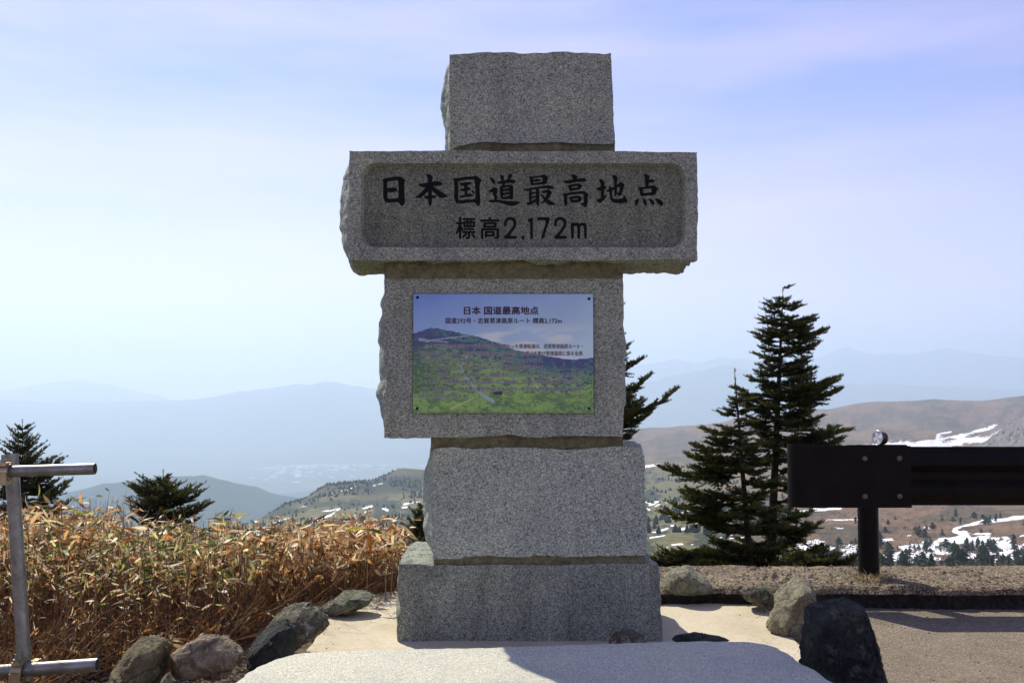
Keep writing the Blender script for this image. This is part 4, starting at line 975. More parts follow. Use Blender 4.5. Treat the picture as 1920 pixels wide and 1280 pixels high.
# rounded terminal: flat plate curling back at its left end
tl = P(1482, 835, RY).x; tr = P(1706, 835, RY).x; zt2 = P(1600, 835.5, RY).z; zb2 = P(1600, 951, RY).z
path = [(tr, RY - .012), (tr - .02, RY - .014), (tl + .12, RY - .016)]
for k in range(13):
    a = math.radians(-90 - k * 15); path.append((tl + .075 + .075 * math.cos(a), RY + .059 + .075 * math.sin(a)))
path += [(tl + .15, RY + .134), (tl + .22, RY + .13)]
def ztop_at(x): 
    d = (x - tl) / (tr - tl); return zt2 + .004 * (d < .25) - .008 * smooth01((d - .2) / .15) * (1 - smooth01((d - .5) / .1))
n = len(path); V = []
cen = []
for i, (x, y) in enumerate(path):
    for z in (zb2, float(ztop_at(x))): V.append((x, y, z))
for i, (x, y) in enumerate(path):
    a = path[max(0, i - 1)]; b_ = path[min(n - 1, i + 1)]; tx_, ty_ = b_[0] - a[0], b_[1] - a[1]; L = math.hypot(tx_, ty_); nx, ny = -ty_ / L * .005, tx_ / L * .005
    for z in (zb2, float(ztop_at(x))): V.append((x - nx, y - ny, z))
Fc = []
for i in range(n - 1):
    a = 2 * i; Fc += [(a, a + 2, a + 3, a + 1), (2 * n + a, 2 * n + a + 2, 2 * n + a + 3, 2 * n + a + 1), (a + 1, a + 3, 2 * n + a + 3, 2 * n + a + 1), (a, a + 2, 2 * n + a + 2, 2 * n + a)]
Fc += [(0, 1, 2 * n + 1, 2 * n), (2 * n - 2, 2 * n - 1, 4 * n - 1, 4 * n - 2)]
o = mesh_py('end_terminal', V, Fc, rail_m, gr_); rebase(o, GB); o['label'] = 'rounded wrap-around end plate'
bm = bmesh.new(); box_bm(bm, P(1590, 836, RY).x, P(1700, 836, RY).x, RY - .014, RY + .03, zt2 - .002, zt2 + .006)
bmesh.ops.bevel(bm, geom=bm.edges[:], offset=.0025, segments=1, affect='EDGES')
o = bm_obj('top_strap', bm, rail_m, gr_); rebase(o, GB)
rbolt_m = plain_mat('dull_bolt_head', (.13, .12, .115), .5, .3)
for px, py in ((1622, 859.5), (1687, 859), (1622.5, 930.5), (1687.5, 930)):
    c = P(px, py, RY - .018); bm = bmesh.new()
    bmesh.ops.create_uvsphere(bm, u_segments=16, v_segments=8, radius=1, matrix=Matrix.Translation((c.x, RY - .015, c.z)) @ Matrix.Diagonal((.0155, .009, .0155, 1)))
    o = bm_obj('bolt', bm, rbolt_m, gr_, True); rebase(o, GB)
def tube(name, pts, rad, mat, parent=None, base=Vector(), seg=24, wall=0.0, caps=True):
    """round tube along points; wall > 0 gives a hollow open pipe"""
    pts = [Vector(p) for p in pts]; bm = bmesh.new(); rings = []
    def ring(p, d, r):
        q = d.to_track_quat('Z', 'Y'); return [bm.verts.new(p + q @ Vector((r * math.cos(a), r * math.sin(a), 0))) for a in [2 * PI * k / seg for k in range(seg)]]
    ds = [(pts[min(i + 1, len(pts) - 1)] - pts[max(i - 1, 0)]).normalized() for i in range(len(pts))]
    rs = rad if hasattr(rad, '__len__') else [rad] * len(pts)
    outer = [ring(p, d, r) for p, d, r in zip(pts, ds, rs)]
    for a, b_ in zip(outer[:-1], outer[1:]):
        for k in range(seg): bm.faces.new((a[k], a[(k + 1) % seg], b_[(k + 1) % seg], b_[k]))
    if wall > 0:
        inner = [ring(p, d, r - wall) for p, d, r in zip(pts, ds, rs)]
        for a, b_ in zip(inner[:-1], inner[1:]):
            for k in range(seg): bm.faces.new((a[k], b_[k], b_[(k + 1) % seg], a[(k + 1) % seg]))
        for o_, i_ in ((outer[0], inner[0]), (outer[-1], inner[-1])):
            for k in range(seg): bm.faces.new((o_[k], o_[(k + 1) % seg], i_[(k + 1) % seg], i_[k]))
    elif caps: bm.faces.new(outer[0]); bm.faces.new(outer[-1])
    o = bm_obj(name, bm, mat, parent, True)
    me = o.data
    try: me.set_sharp_from_angle(angle=math.radians(40))
    except Exception: pass
    rebase(o, base); return o
pxc = P(1630, 1000, RY + .08).x
tube('post', [(pxc, RY + .095, -.3), (pxc, RY + .095, zt - .03)], .057, rail_m, gr_, GB, 32)
tube('post', [(pxc + 4, RY + .095, -.3), (pxc + 4, RY + .095, zt - .03)], .057, rail_m, gr_, GB, 32)
# delineator on the rail
rc = P(1651, 820, RY); rf = empty('reflector', (rc.x + .004, RY + .02, zt2 + .005), 'round white road reflector with black housing and orange rim, standing on the guardrail', 'reflector'); RB = Vector(rf.location)
blk = plain_mat('black_plastic', (.012, .012, .013), .35)
bm = bmesh.new(); box_bm(bm, rc.x - .006, rc.x + .014, RY + .008, RY + .03, zt2 + .004, zt2 + .03)
rebase(bm_obj('bracket', bm, blk, rf), RB)
ang = math.radians(-68); dirv = Vector((math.sin(ang), -math.cos(ang), .08)).normalized(); q = dirv.to_track_quat('Z', 'Y').to_matrix().to_4x4()
cc0 = Vector((rc.x + .006, RY + .02, P(1655, 821, RY).z))
bm = bmesh.new(); bmesh.ops.create_cone(bm, cap_ends=True, segments=36, radius1=.034, radius2=.041, depth=.040, matrix=Matrix.Translation(cc0) @ q)
rebase(bm_obj('housing', bm, blk, rf, False), RB)
bm = bmesh.new(); bmesh.ops.create_cone(bm, cap_ends=True, segments=36, radius1=.034, radius2=.037, depth=.008, matrix=Matrix.Translation(cc0 - dirv * .024) @ q)
rebase(bm_obj('orange_lens', bm, plain_mat('orange_plastic', (.55, .10, .02), .25), rf), RB)
bm = bmesh.new()
for k in range(8):
    a0, a1 = PI / 4 * k, PI / 4 * (k + 1); vs = [Vector((0, 0, .0002))]
    rad_ = .038
    for t_ in np.linspace(a0, a1, 6): vs.append(Vector((rad_ * math.cos(t_), rad_ * math.sin(t_), .0)))
    f_ = bm.faces.new([bm.verts.new(Matrix.Translation(cc0 + dirv * .0208) @ q @ v) for v in vs]); f_.material_index = k % 2
me = bpy.data.meshes.new('white_lens'); bm.to_mesh(me); bm.free()
me.materials.append(plain_mat('lens_bright', (.78, .78, .76), .25, .0)); me.materials.append(plain_mat('lens_dull', (.42, .40, .38), .25, .0))
o = link(bpy.data.objects.new('white_lens', me), rf); rebase(o, RB)
bm = bmesh.new()
prev = None
for k in range(37):
    a = 2 * PI * k / 36; M_ = Matrix.Translation(cc0 + dirv * .0205) @ q
    vs = [bm.verts.new(M_ @ Vector((r_ * math.cos(a), r_ * math.sin(a), z_))) for r_, z_ in ((.0375, .0), (.0385, .003), (.0415, .002), (.0415, -.002))]
    if prev:
        for u in range(3): bm.faces.new((prev[u], prev[u + 1], vs[u + 1], vs[u]))
    prev = vs
rebase(bm_obj('rim', bm, plain_mat('steel_rim', (.6, .6, .6), .3, .8), rf, True), RB)

# ------------------------------------------------------------------ pipe fence at the left
galv, nt, b, out = new_mat('galvanised_pipe'); pos = position(nt)
n1 = noise(nt, pos, 16, 6, .7); mpn = nt.nodes.new('ShaderNodeMapping'); mpn.inputs['Scale'].default_value = (3, 3, .5); nt.links.new(pos, mpn.inputs[0]); n2 = noise(nt, mpn.outputs[0], 40, 4, .7)
r = ramp(nt, n1.outputs[0], [(.3, (.15, .15, .115)), (.52, (.27, .275, .225)), (.7, (.37, .38, .33))])
r2 = ramp(nt, n2.outputs[0], [(.62, 0.0), (.75, .7)])
c = mixc(nt, r2.outputs[0], r.outputs[0], (.14, .08, .04)); nt.links.new(c, b.inputs['Base Color'])
b.inputs['Metallic'].default_value = .6; rr3 = ramp(nt, n1.outputs[0], [(.3, .55), (.7, .33)]); nt.links.new(rr3.outputs[0], b.inputs['Roughness']); bump(nt, b, n2.outputs[0], .12, .003)
pf = empty('pipe_fence', (P(60, 1300, 3.66).x, 3.66, 0), 'galvanised scaffold-pipe fence end with two horizontal rails clamped to a leaning post', 'fence'); FB = Vector(pf.location)
top = P(20.5, 851, 3.66); bot = P(47, 1262, 3.66); dirp = (bot - top); bot2 = bot + dirp * (.35)
tube('post', [top, bot2], .0243, galv, pf, FB, 28, .0025)
ra, rb_ = P(-420, 897, 3.61), P(178, 878.5, 3.61); tube('rail', [ra, rb_], .0205, galv, pf, FB, 28, .003)
rc_, rd = P(-420, 1287, 3.60), P(183, 1245.5, 3.60); tube('rail', [rc_, rd], .0232, galv, pf, FB, 28, .003)
zinc = plain_mat('yellow_zinc_clamp', (.42, .36, .20), .35, .75, .3, 40)
def clamp(px, py, Y, s, tilt):
    c = P(px, py, Y); bm = bmesh.new(); prof = []
    w = .018 * s
    for k in range(15):
        a = math.radians(-20 - k * 10 * 1.0 + 0) ; prof.append((.030 * math.cos(math.radians(90 + k * 180 / 14)), .030 * math.sin(math.radians(90 + k * 180 / 14))))
    # half shell around the pipe axis (x), open to the back
    for k in range(14):
        (y0, z0), (y1, z1) = prof[k], prof[k + 1]
        a0 = [bm.verts.new((c.x + sx * w, c.y + y0 * s_, c.z + z0 * s_)) for sx, s_ in ((-1, 1), (1, 1), (1, .88), (-1, .88))]
        a1 = [bm.verts.new((c.x + sx * w, c.y + y1 * s_, c.z + z1 * s_)) for sx, s_ in ((-1, 1), (1, 1), (1, .88), (-1, .88))]
        for u in range(4): bm.faces.new((a0[u], a0[(u + 1) % 4], a1[(u + 1) % 4], a1[u]))
    box_bm(bm, c.x - w, c.x + w, c.y - .034, c.y + .01, c.z - .046, c.z - .030)
    box_bm(bm, c.x - w * 1.05, c.x + w * 1.05, c.y - .036, c.y - .028, c.z - .046, c.z - .004)
    box_bm(bm, c.x - w * .8, c.x + w * .8, c.y - .030, c.y + .03, c.z + .022, c.z + .034)
    o = bm_obj('clamp', bm, zinc, pf); rebase(o, FB)
    for dx, dz, r_, h_ in ((0, .040, .0085, .020),):
        bm = bmesh.new(); bmesh.ops.create_cone(bm, cap_ends=True, segments=6, radius1=r_ * 1.35, radius2=r_ * 1.35, depth=.010, matrix=Matrix.Translation((c.x + dx, c.y - .024, c.z + dz)))
        bmesh.ops.create_cone(bm, cap_ends=True, segments=12, radius1=r_ * .7, radius2=r_ * .7, depth=.034, matrix=Matrix.Translation((c.x + dx, c.y - .024, c.z + dz + .006)))
        b2 = bm_obj('bolt', bm, galv, o); rebase(b2, FB)
clamp(11, 884, 3.60, 1.0, 0); clamp(36, 1256, 3.59, 1.05, 0)
bm = bmesh.new(); c = P(62, 1244, 3.62); box_bm(bm, c.x - .008, c.x + .016, c.y - .01, c.y + .03, c.z - .012, c.z + .012); rebase(bm_obj('clamp_flange', bm, zinc, pf), FB)

# ------------------------------------------------------------------ vegetation builders
def leaf_batch(pos, direc, length, width, curl, twist, color, seg=4, seed=0, fold=.25):
    """many lanceolate leaves. all arguments arrays of n. returns verts, faces, cols"""
    n = len(pos); d = direc / (np.linalg.norm(direc, axis=1)[:, None] + 1e-9)
    up = np.tile(np.array([0, 0, 1.]), (n, 1)); side = np.cross(d, up); side /= np.linalg.norm(side, axis=1)[:, None] + 1e-9
    nrm = np.cross(side, d)
    ct, st = np.cos(twist)[:, None], np.sin(twist)[:, None]; side, nrm = side * ct + nrm * st, nrm * ct - side * st
    ts = np.linspace(0, 1, seg + 1); wprof_ = np.array([.12, .8, 1.0, .72, .02]) if seg == 4 else np.sin(np.clip(ts * PI, .1, PI)) ** .7
    V = np.zeros((n, seg + 1, 3, 3))
    for k, t in enumerate(ts):
        cpos = pos + d * (length * t)[:, None] - nrm * (curl * length * t * t)[:, None]
        w = (width * wprof_[k] * .5)[:, None]
        V[:, k, 0] = cpos - side * w + nrm * w * fold; V[:, k, 1] = cpos; V[:, k, 2] = cpos + side * w + nrm * w * fold
    f = []
    for k in range(seg):
        a = 3 * k; f += [(a, a + 1, a + 4, a + 3), (a + 1, a + 2, a + 5, a + 4)]
    FA = np.array(f)[None] + (3 * (seg + 1)) * np.arange(n)[:, None, None]
    C = np.repeat(color[:, None, :], 3 * (seg + 1), 1).reshape(n, seg + 1, 3, 3).copy()
    C[:, :, 0] *= .92; C[:, :, 1] *= 1.12; C[:, -1] *= .75
    return V.reshape(-1, 3), FA.reshape(-1, 4), C.reshape(-1, 3)

def stick_batch(a, b_, r0, r1, color):
    """triangular-section sticks from a to b (n,3)"""
    n = len(a); d = b_ - a; d /= np.linalg.norm(d, axis=1)[:, None] + 1e-9
    h = np.where(np.abs(d[:, 2:3]) > .9, np.array([[1., 0, 0]]), np.array([[0, 0, 1.]])); s = np.cross(d, h); s /= np.linalg.norm(s, axis=1)[:, None]; t = np.cross(d, s)
    V = np.zeros((n, 6, 3))
    for k in range(3):
        an = 2 * PI * k / 3; o = s * math.cos(an) + t * math.sin(an)
        V[:, k] = a + o * np.asarray(r0).reshape(-1, 1); V[:, k + 3] = b_ + o * np.asarray(r1).reshape(-1, 1)
    f = np.array([(0, 1, 4, 3), (1, 2, 5, 4), (2, 0, 3, 5)]); FA = f[None] + 6 * np.arange(n)[:, None, None]
    return V.reshape(-1, 3), FA.reshape(-1, 4), np.repeat(color, 6, 0)

def merge(parts):
    V, Fa, C = [], [], []; o = 0
    for v, f, c in parts: V.append(v); Fa.append(f + o); C.append(c); o += len(v)
    return np.concatenate(V), np.concatenate(Fa), np.concatenate(C)

LEAFP = np.array([(.55, .31, .09), (.50, .21, .045), (.66, .44, .18), (.27, .10, .022), (.72, .56, .28), (.24, .25, .04), (.09, .125, .022), (.46, .43, .12), (.80, .70, .46)])
LEAFW = np.array([.17, .14, .18, .09, .16, .07, .07, .06, .10]); 
leaf_m = col_mat('bamboo_leaf', transl=.5, rough=.5, var=.2, scale=90, spec=.3)

# thicket of dwarf bamboo, left
def top_py(px):   # the upper outline of the thicket in photo rows
    return np.interp(px, [-400, 0, 60, 150, 230, 300, 360, 420, 470, 520, 560, 620, 680, 730, 760], [985, 985, 975, 968, 985, 1000, 1000, 1010, 1000, 1012, 1004, 998, 990, 1005, 1040])
def make_thicket(n_canes, seed, xr, yr, hs):
    r = np.random.default_rng(seed)
    x = r.uniform(*xr, n_canes); y = r.uniform(*yr, n_canes); px = 960 + x / y * F
    keep = (px > -330) & (px < 752) & ~((x > -.92) & (y < 5.0)) & ~((x > -1.55) & (y < 4.45)) & ~((x > -1.25) & (y < 4.7)) & (y > 4.0)
    keep &= (y > np.interp(px, [400, 470, 600, 760], [4.0, 5.0, 5.45, 5.85]))
    keep &= (y > 4.9) | (r.uniform(0, 1, n_canes) < .55)
    x, y, px = x[keep], y[keep], px[keep]
    gz = near_z(x, y)
    ztop = H + y * tan_py(top_py(px) + 16 * np.abs(r.normal(size=len(x))) ** 1.0 + 64 * fbm(p3(px / 44., y), 3, 5) - 14)
    hgt = np.clip((ztop - gz), .12, 1.2) * np.clip(r.normal(.94, .11, len(x)), .5, 1.02)
    front = smooth01((5.1 - y) / 1.0); hgt *= (1 - front * r.uniform(.05, .55, len(x)))
    return x, y, gz, hgt, px, r
x, y, gz, hgt, px, r = make_thicket(8500, 31, (-5.6, -.45), (4.05, 7.6), None)
nC = len(x); lean = r.normal(0, .14, (nC, 2)) * hgt[:, None]
A = np.stack([x, y, gz - .02], -1); B = np.stack([x + lean[:, 0], y + lean[:, 1], gz + hgt], -1); M = (A + B) / 2 + np.stack([lean[:, 0] * -.15, lean[:, 1] * -.15, 0 * x], -1)
sc = np.array([.30, .19, .09]) * r.uniform(.5, 1.5, (nC, 1)); parts = [stick_batch(A, M, np.full(nC, .0032), np.full(nC, .0026), sc), stick_batch(M, B, np.full(nC, .0026), np.full(nC, .0012), sc)]
PP, DD, LL, WW, CU, TW, CC = [], [], [], [], [], [], []
greenish = fbm(p3(x * 1.1, y * 1.1), 3, 91)
for k in range(7):
    t = 1 - np.abs(r.normal(0, .21, nC)) - (.12 if k > 3 else 0); t = np.clip(t, .15, 1)
    p_ = A + (B - A) * t[:, None]; az = r.uniform(0, 2 * PI, nC); el = r.normal(-.1, .55, nC)
    PP.append(p_); DD.append(np.stack([np.cos(az) * np.cos(el), np.sin(az) * np.cos(el), np.sin(el)], -1))
    LL.append(r.uniform(.035, .095, nC) * (.5 + .5 * smooth01((y - 4.3) / .9))); WW.append(r.uniform(.008, .023, nC) * (.5 + .5 * smooth01((y - 4.3) / .9))); CU.append(r.normal(.5, .6, nC)); TW.append(r.normal(0, 1.2, nC))
    wts = np.tile(LEAFW, (nC, 1)); gm = np.clip(greenish * 1.6 + (t - .8) * 1.0, -.6, 1.5)[:, None]; wts[:, 5:8] *= (1 + 2.6 * gm); wts[:, :4] *= (1 - .3 * gm); wts = np.clip(wts, .005, None); wts /= wts.sum(1)[:, None]
    ci = (wts.cumsum(1) > r.uniform(0, 1, (nC, 1))).argmax(1); CC.append((LEAFP[ci] * .84 + LEAFP[ci].mean(1)[:, None] * .16) * r.uniform(.4, 1.7, (nC, 1)) ** 1.1)
cat = np.concatenate
parts.append(leaf_batch(cat(PP), cat(DD), cat(LL), cat(WW), cat(CU), cat(TW), cat(CC)))
v_, f_, c_ = merge(parts)
th = mesh_np('dwarf_bamboo_thicket', v_, f_, leaf_m, smooth=False, cols=c_)
tag(th, 'dense thicket of dry brown and green dwarf bamboo left of the monument', 'bamboo thicket', kind='stuff')
# dry straw and fallen sheaths low down
nS = 22000; sx_ = r.uniform(-3.4, -.6, nS); sy_ = r.uniform(3.5, 5.9, nS)
k_ = ~((sx_ > -1.75) & (sy_ < 4.15)) & ~((sx_ > -.95) & (sy_ < 5.1)) & ~((sx_ > -1.3) & (sy_ < 4.6)); k_ &= sy_ > np.interp(960 + sx_ / sy_ * F, [400, 470, 600, 760], [3.0, 4.8, 5.35, 5.75]); sx_, sy_ = sx_[k_], sy_[k_]; nS = len(sx_)
a_ = np.stack([sx_, sy_, near_z(sx_, sy_) - .01], -1); hh = r.uniform(.05, .32, nS) * (1 + .6 * smooth01((sy_ - 4.3) / .6)); tl_ = r.normal(0, .6, (nS, 2))
b2_ = a_ + np.stack([tl_[:, 0] * hh, tl_[:, 1] * hh, hh * r.uniform(.3, 1, nS)], -1)
sc = np.array([(.38, .22, .10), (.27, .13, .05), (.50, .38, .22), (.20, .13, .07)])[r.integers(0, 4, nS)] * r.uniform(.7, 1.2, (nS, 1))
nL = 7500; lx = r.uniform(-3.2, -.8, nL); ly = r.uniform(3.5, 5.4, nL); kk = ~((lx > -1.75) & (ly < 4.15)) & ~((lx > -.98) & (ly < 5.1)) & ~((lx > -1.3) & (ly < 4.6)); kk &= ly > np.interp(960 + lx / ly * F, [400, 470, 600, 760], [3.0, 4.8, 5.3, 5.7]); lx, ly = lx[kk], ly[kk]; nL = len(lx)
az = r.uniform(0, 6.28, nL); el = r.normal(.15, .35, nL)
lp = leaf_batch(np.stack([lx, ly, near_z(lx, ly) + r.uniform(0, .12, nL)], -1), np.stack([np.cos(az) * np.cos(el), np.sin(az) * np.cos(el), np.sin(el)], -1), r.uniform(.03, .085, nL), r.uniform(.006, .017, nL), r.normal(.2, .5, nL), r.normal(0, 1, nL),
                LEAFP[r.choice([0, 1, 2, 3, 4], nL)] * r.uniform(.6, 1.05, (nL, 1)))
v_, f_, c_ = merge([stick_batch(a_, b2_, np.full(nS, .0019), np.full(nS, .0008), sc), lp])
tag(mesh_np('dry_grass', v_, f_, leaf_m, cols=c_), 'dry orange-brown straw and fallen leaves under the bamboo', 'dry grass', kind='stuff')

# canes that stand clear of the thicket, each a plant of its own
def cane(px, py_top, Y, lean, label, green=.2, n_leaf=5, droop=.6, seed=0, bare=False):
    r_ = random.Random(seed); tp = P(px, py_top, Y); bx = tp.x - lean * .25; bz = float(near_z(np.array([bx]), np.array([Y]))[0])
    base = Vector((bx, Y, bz)); e = empty('bamboo_cane', base, label, 'bamboo', 'bamboo canes standing clear of the thicket')
    pts = [base, base.lerp(tp, .5) + Vector((-lean * .03, 0, 0)), tp]
    st = tube('stem', pts, [.0035, .0028, .0012], cane_m, e, base, 6)
    tint = r_.random()
    for k in range(0 if bare else n_leaf):
        t = r_.uniform(.80, 1.0) if k else 1.0; p0 = base.lerp(tp, t); az = r_.uniform(0, 6.28) if k > 1 else (0 if k else PI) + r_.uniform(-.5, .5); el = r_.uniform(-droop, .5)
        L = r_.uniform(.07, .14); c = LEAFP[r_.choice([5, 6, 7]) if r_.random() < green else r_.choice([0, 1, 2, 4])]
        v_, f_, c_ = leaf_batch(np.array([p0[:]]), np.array([[math.cos(az) * math.cos(el), math.sin(az) * math.cos(el), math.sin(el)]]), np.array([L]), np.array([r_.uniform(.016, .032)]), np.array([r_.uniform(0, .8)]), np.array([r_.uniform(-.8, .8)]), np.array([c]))
        o = mesh_np('leaf', v_, f_, leaf_m, e, cols=c_); rebase(o, base)
    return e
cane_m = plain_mat('dry_cane', (.33, .22, .11), .5)
cane(742, 975, 5.6, .1, 'lone bamboo cane with star of pale leaves just left of the monument', 0, 6, .1, 1)
cane(720, 1000, 5.5, -.05, 'short bamboo cane with green furled leaf below the pale star-leaved cane', .9, 3, .2, 2)
cane(422, 966, 5.9, 0, 'slender cane with hanging brown leaves rising right of the small fir', 0, 5, 1.4, 3)
cane(452, 978, 5.8, .1, 'cane with curled orange leaf tips beside the one with hanging brown leaves', .1, 5, .9, 4)
cane(232, 955, 5.7, -.05, 'cane of drooping orange leaves immediately left of the small fir', 0, 6, 1.4, 5)
cane(195, 955, 5.6, .05, 'cane with arched striped leaves between the pipe post and the small fir', .1, 6, 1.3, 6)
cane(168, 962, 5.3, .0, 'cane with an upright green leaf above the brown thicket right of the pipe rail', .9, 4, -.2, 7)
cane(232, 944, 5.9, .02, 'bare dry twig sticking up beside the small fir', 0, 0, 0, 8, True)
cane(362, 978, 5.9, -.02, 'bare dry twig right of the small fir', 0, 0, 0, 9, True)
cane(508, 990, 5.7, -.04, 'thin bare stalk in the middle of the thicket top, towards the monument', 0, 0, 0, 10, True)
cane(525, 992, 5.7, .03, 'stalk with one small leaf next to the thin bare stalk', .3, 1, .2, 11)
cane(590, 975, 5.5, .12, 'cane with long pale leaf leaning right over the snowy slope', .1, 5, .2, 12)
cane(78, 948, 5.0, .1, 'cane with cream and orange leaves just right of the pipe post', .1, 6, .8, 13)
cane(115, 955, 5.2, -.1, 'cane bending left in front of the large fir by the pipe post', .3, 5, 1.0, 14)
cane(690, 990, 5.4, .02, 'leafy brown cane at the right end of the thicket', .1, 6, .6, 15)
cane(645, 992, 5.6, -.03, 'cane with curled tan leaves in front of the snow drift', .1, 5, .7, 16)

# tuft at the guardrail post
r = np.random.default_rng(77); nT = 380; az = r.uniform(0, 6.28, nT); rd_ = r.uniform(0, .07, nT) ** 1.0
tc_ = G(1637, 1092, VZT); c0 = np.array([tc_.x, tc_.y + .04, VZT + .005]); a_ = c0 + np.stack([np.cos(az) * rd_ * 1.6, np.sin(az) * rd_, 0 * az], -1)
el = r.uniform(.15, 1.3, nT); L_ = r.uniform(.03, .085, nT); dd_ = np.stack([np.cos(az) * np.cos(el), np.sin(az) * np.cos(el), np.sin(el)], -1)
v_, f_, c_ = leaf_batch(a_, dd_, L_, np.full(nT, .0035), r.uniform(.2, .9, nT), r.normal(0, .5, nT), np.array([(.42, .34, .18), (.30, .20, .09), (.17, .19, .06), (.5, .44, .28)])[r.integers(0, 4, nT)] * .9)
v_ = v_ - c0; o = mesh_np('grass_tuft', v_, f_, leaf_m, cols=c_); o.location = c0
tag(o, 'small tuft of dry grass at the foot of the guardrail post', 'grass tuft')
# fallen leaf near the pink boulder
p = G(428, 1254, .02); v_, f_, c_ = leaf_batch(np.array([(-.055, 0, .0)]), np.array([(1, .1, .1)]), np.array([.12]), np.array([.018]), np.array([.1]), np.array([.2]), np.array([(.45, .22, .06)]))
o = mesh_np('fallen_leaf', v_, f_, leaf_m, cols=c_); o.location = (p.x, p.y, .02); tag(o, 'orange dead leaf lying on the gravel below the pinkish boulder', 'leaf')

# ---- firs
needle_m = col_mat('fir_needles', transl=.28, rough=.5, spec=.3)
bark_m = rock_mat('fir_bark', (.035, .028, .022), (.09, .072, .058), (.17, .145, .12), 30)
def fir(label, tip, base_py, Y, whorls, seed, base_px=None, dens=1.0, trunk_r=.035, depth_k=.9, sweep=.25, twist_trunk=0.0, group='firs growing beyond the edge of the pass', needle=.023, nper=4.5, up0=.1, thick=1.0):
    """tip (px, py); whorls: [(py, left px extent, right px extent)] outer tip reach in photo pixels"""
    r = np.random.default_rng(seed); T = P(tip[0], tip[1], Y); B = P(base_px or tip[0], base_py, Y); m = 1.0 / F * Y
    e = empty('fir_tree', B, label, 'fir tree', group)
    n_ = 16; tt = np.linspace(0, 1, n_); tp = [B.lerp(T, t) + Vector((twist_trunk * math.sin(t * 5), 0, 0)) * (1 - t) for t in tt]
    tube('trunk', tp, [max(.003, trunk_r * (1 - t) ** .8) for t in tt], bark_m, e, B, 10)
    a_l, b_l, r_l, tw_a, tw_d, tw_l, tw_top = [], [], [], [], [], [], []
    for (py, lx, rx) in whorls:
        zc = P(tip[0], py, Y).z; t = (zc - B.z) / (T.z - B.z); c = B.lerp(T, t) + Vector((twist_trunk * math.sin(t * 5), 0, 0)) * (1 - t)
        nb = int(r.integers(7, 11)) if max(lx, rx) > 30 else 5
        a0 = r.uniform(0, 6.28)
        azs = [0 + r.normal(0, .2), PI + r.normal(0, .2)] + [a0 + 2 * PI * k / nb + r.normal(0, .25) for k in range(nb)]
        for ai, az in enumerate(azs):
            cx = math.cos(az); L = (rx if cx > 0 else lx) * m; side = abs(cx); Ld = (lx + rx) / 2 * m * depth_k
            L = (L * side ** 1.5 + Ld * (1 - side ** 1.5)) * (r.uniform(.88, 1.05) if ai < 2 else r.uniform(.45, 1.0))
            if L < .02: continue
            st = c + Vector((0, 0, r.normal(0, .035) * thick)); hor = Vector((math.cos(az), math.sin(az), 0))
            K = max(3, int(L / .06)); prev = st; drop = -up0
            pts = [st]
            for k in range(1, K + 1):
                s = k / K; pts.append(st + hor * (L * s) + Vector((0, 0, L * (-(.10 + max(0, drop)) * math.sin(s * PI * .8) + sweep * s ** 2.2 + up0 * s + r.normal(0, .01)))))
            for k in range(K):
                a_l.append(pts[k][:]); b_l.append(pts[k + 1][:]); r_l.append((.0035 + .006 * L) * (1 - k / K) + .0012)
            # branchlets
            nb2 = max(3, int(L / .024 * dens))
            for k in range(nb2 + 1):
                s = .16 + .84 * k / nb2; f_ = s * K; i = min(K - 1, int(f_)); p_ = Vector(pts[i]).lerp(Vector(pts[i + 1]), f_ - i)
                dr = (Vector(pts[i + 1]) - Vector(pts[i])).normalized()
                bl = min(.24, L * .56) * (1.08 - s) ** .7 * r.uniform(.65, 1.1) + .022
                for sg in (-1, 1):
                    an = sg * r.uniform(.65, .95); d_ = Matrix.Rotation(an, 3, 'Z') @ dr; d_.z += r.uniform(-.12, .22)
                    tw_a.append(p_[:]); tw_d.append(d_.normalized()[:]); tw_l.append(bl); tw_top.append(s)
                    if bl > .08:
                        for u in (.4, .7):
                            q = p_ + d_ * bl * u; d2 = Matrix.Rotation(an * .8 * (1 if r.random() < .5 else -1), 3, 'Z') @ d_; tw_a.append(q[:]); tw_d.append(d2.normalized()[:]); tw_l.append(bl * .42); tw_top.append(s)
                tw_a.append(p_[:]); tw_d.append(dr[:]); tw_l.append(L / nb2 * 1.1 + (.03 if k == nb2 else 0)); tw_top.append(s)
    # leader
    Lt = (T.z - P(0, whorls[0][0], Y).z)
    for s in np.linspace(0, 1, max(2, int(Lt / .04))): tw_a.append((T - Vector((0, 0, Lt * (1 - s))))[:]); tw_d.append((0, 0, 1)); tw_l.append(.04); tw_top.append(1)
    a_l, b_l, r_l = np.array(a_l), np.array(b_l), np.array(r_l); tw_a, tw_d, tw_l, tw_top = map(np.array, (tw_a, tw_d, tw_l, tw_top))
    cb = np.tile(np.array([(.10, .08, .06)]), (len(a_l), 1))
    v1, f1, c1 = stick_batch(a_l, b_l, r_l, r_l * .8, cb)
    v2, f2, c2 = stick_batch(tw_a, tw_a + tw_d * tw_l[:, None], np.full(len(tw_a), .0022), np.full(len(tw_a), .0012), np.tile(np.array([(.09, .08, .04)]), (len(tw_a), 1)))
    V, Fa, C = merge([(v1, f1, c1), (v2, f2, c2)]); V = V - np.array(B[:])
    mesh_np('branches', V, Fa, col_mat_bark, e, cols=C)
    # needles: brush of upswept triangles on each twig
    cnt = np.maximum(3, (tw_l / .010 * nper * .8).astype(int)); idx = np.repeat(np.arange(len(tw_a)), cnt); n = len(idx)
    s = r.uniform(0, 1.05, n); D = tw_d[idx]; Pn = tw_a[idx] + D * (tw_l[idx] * s)[:, None]
    an = r.normal(PI / 2, 1.05, n)       # mostly to the sides and up
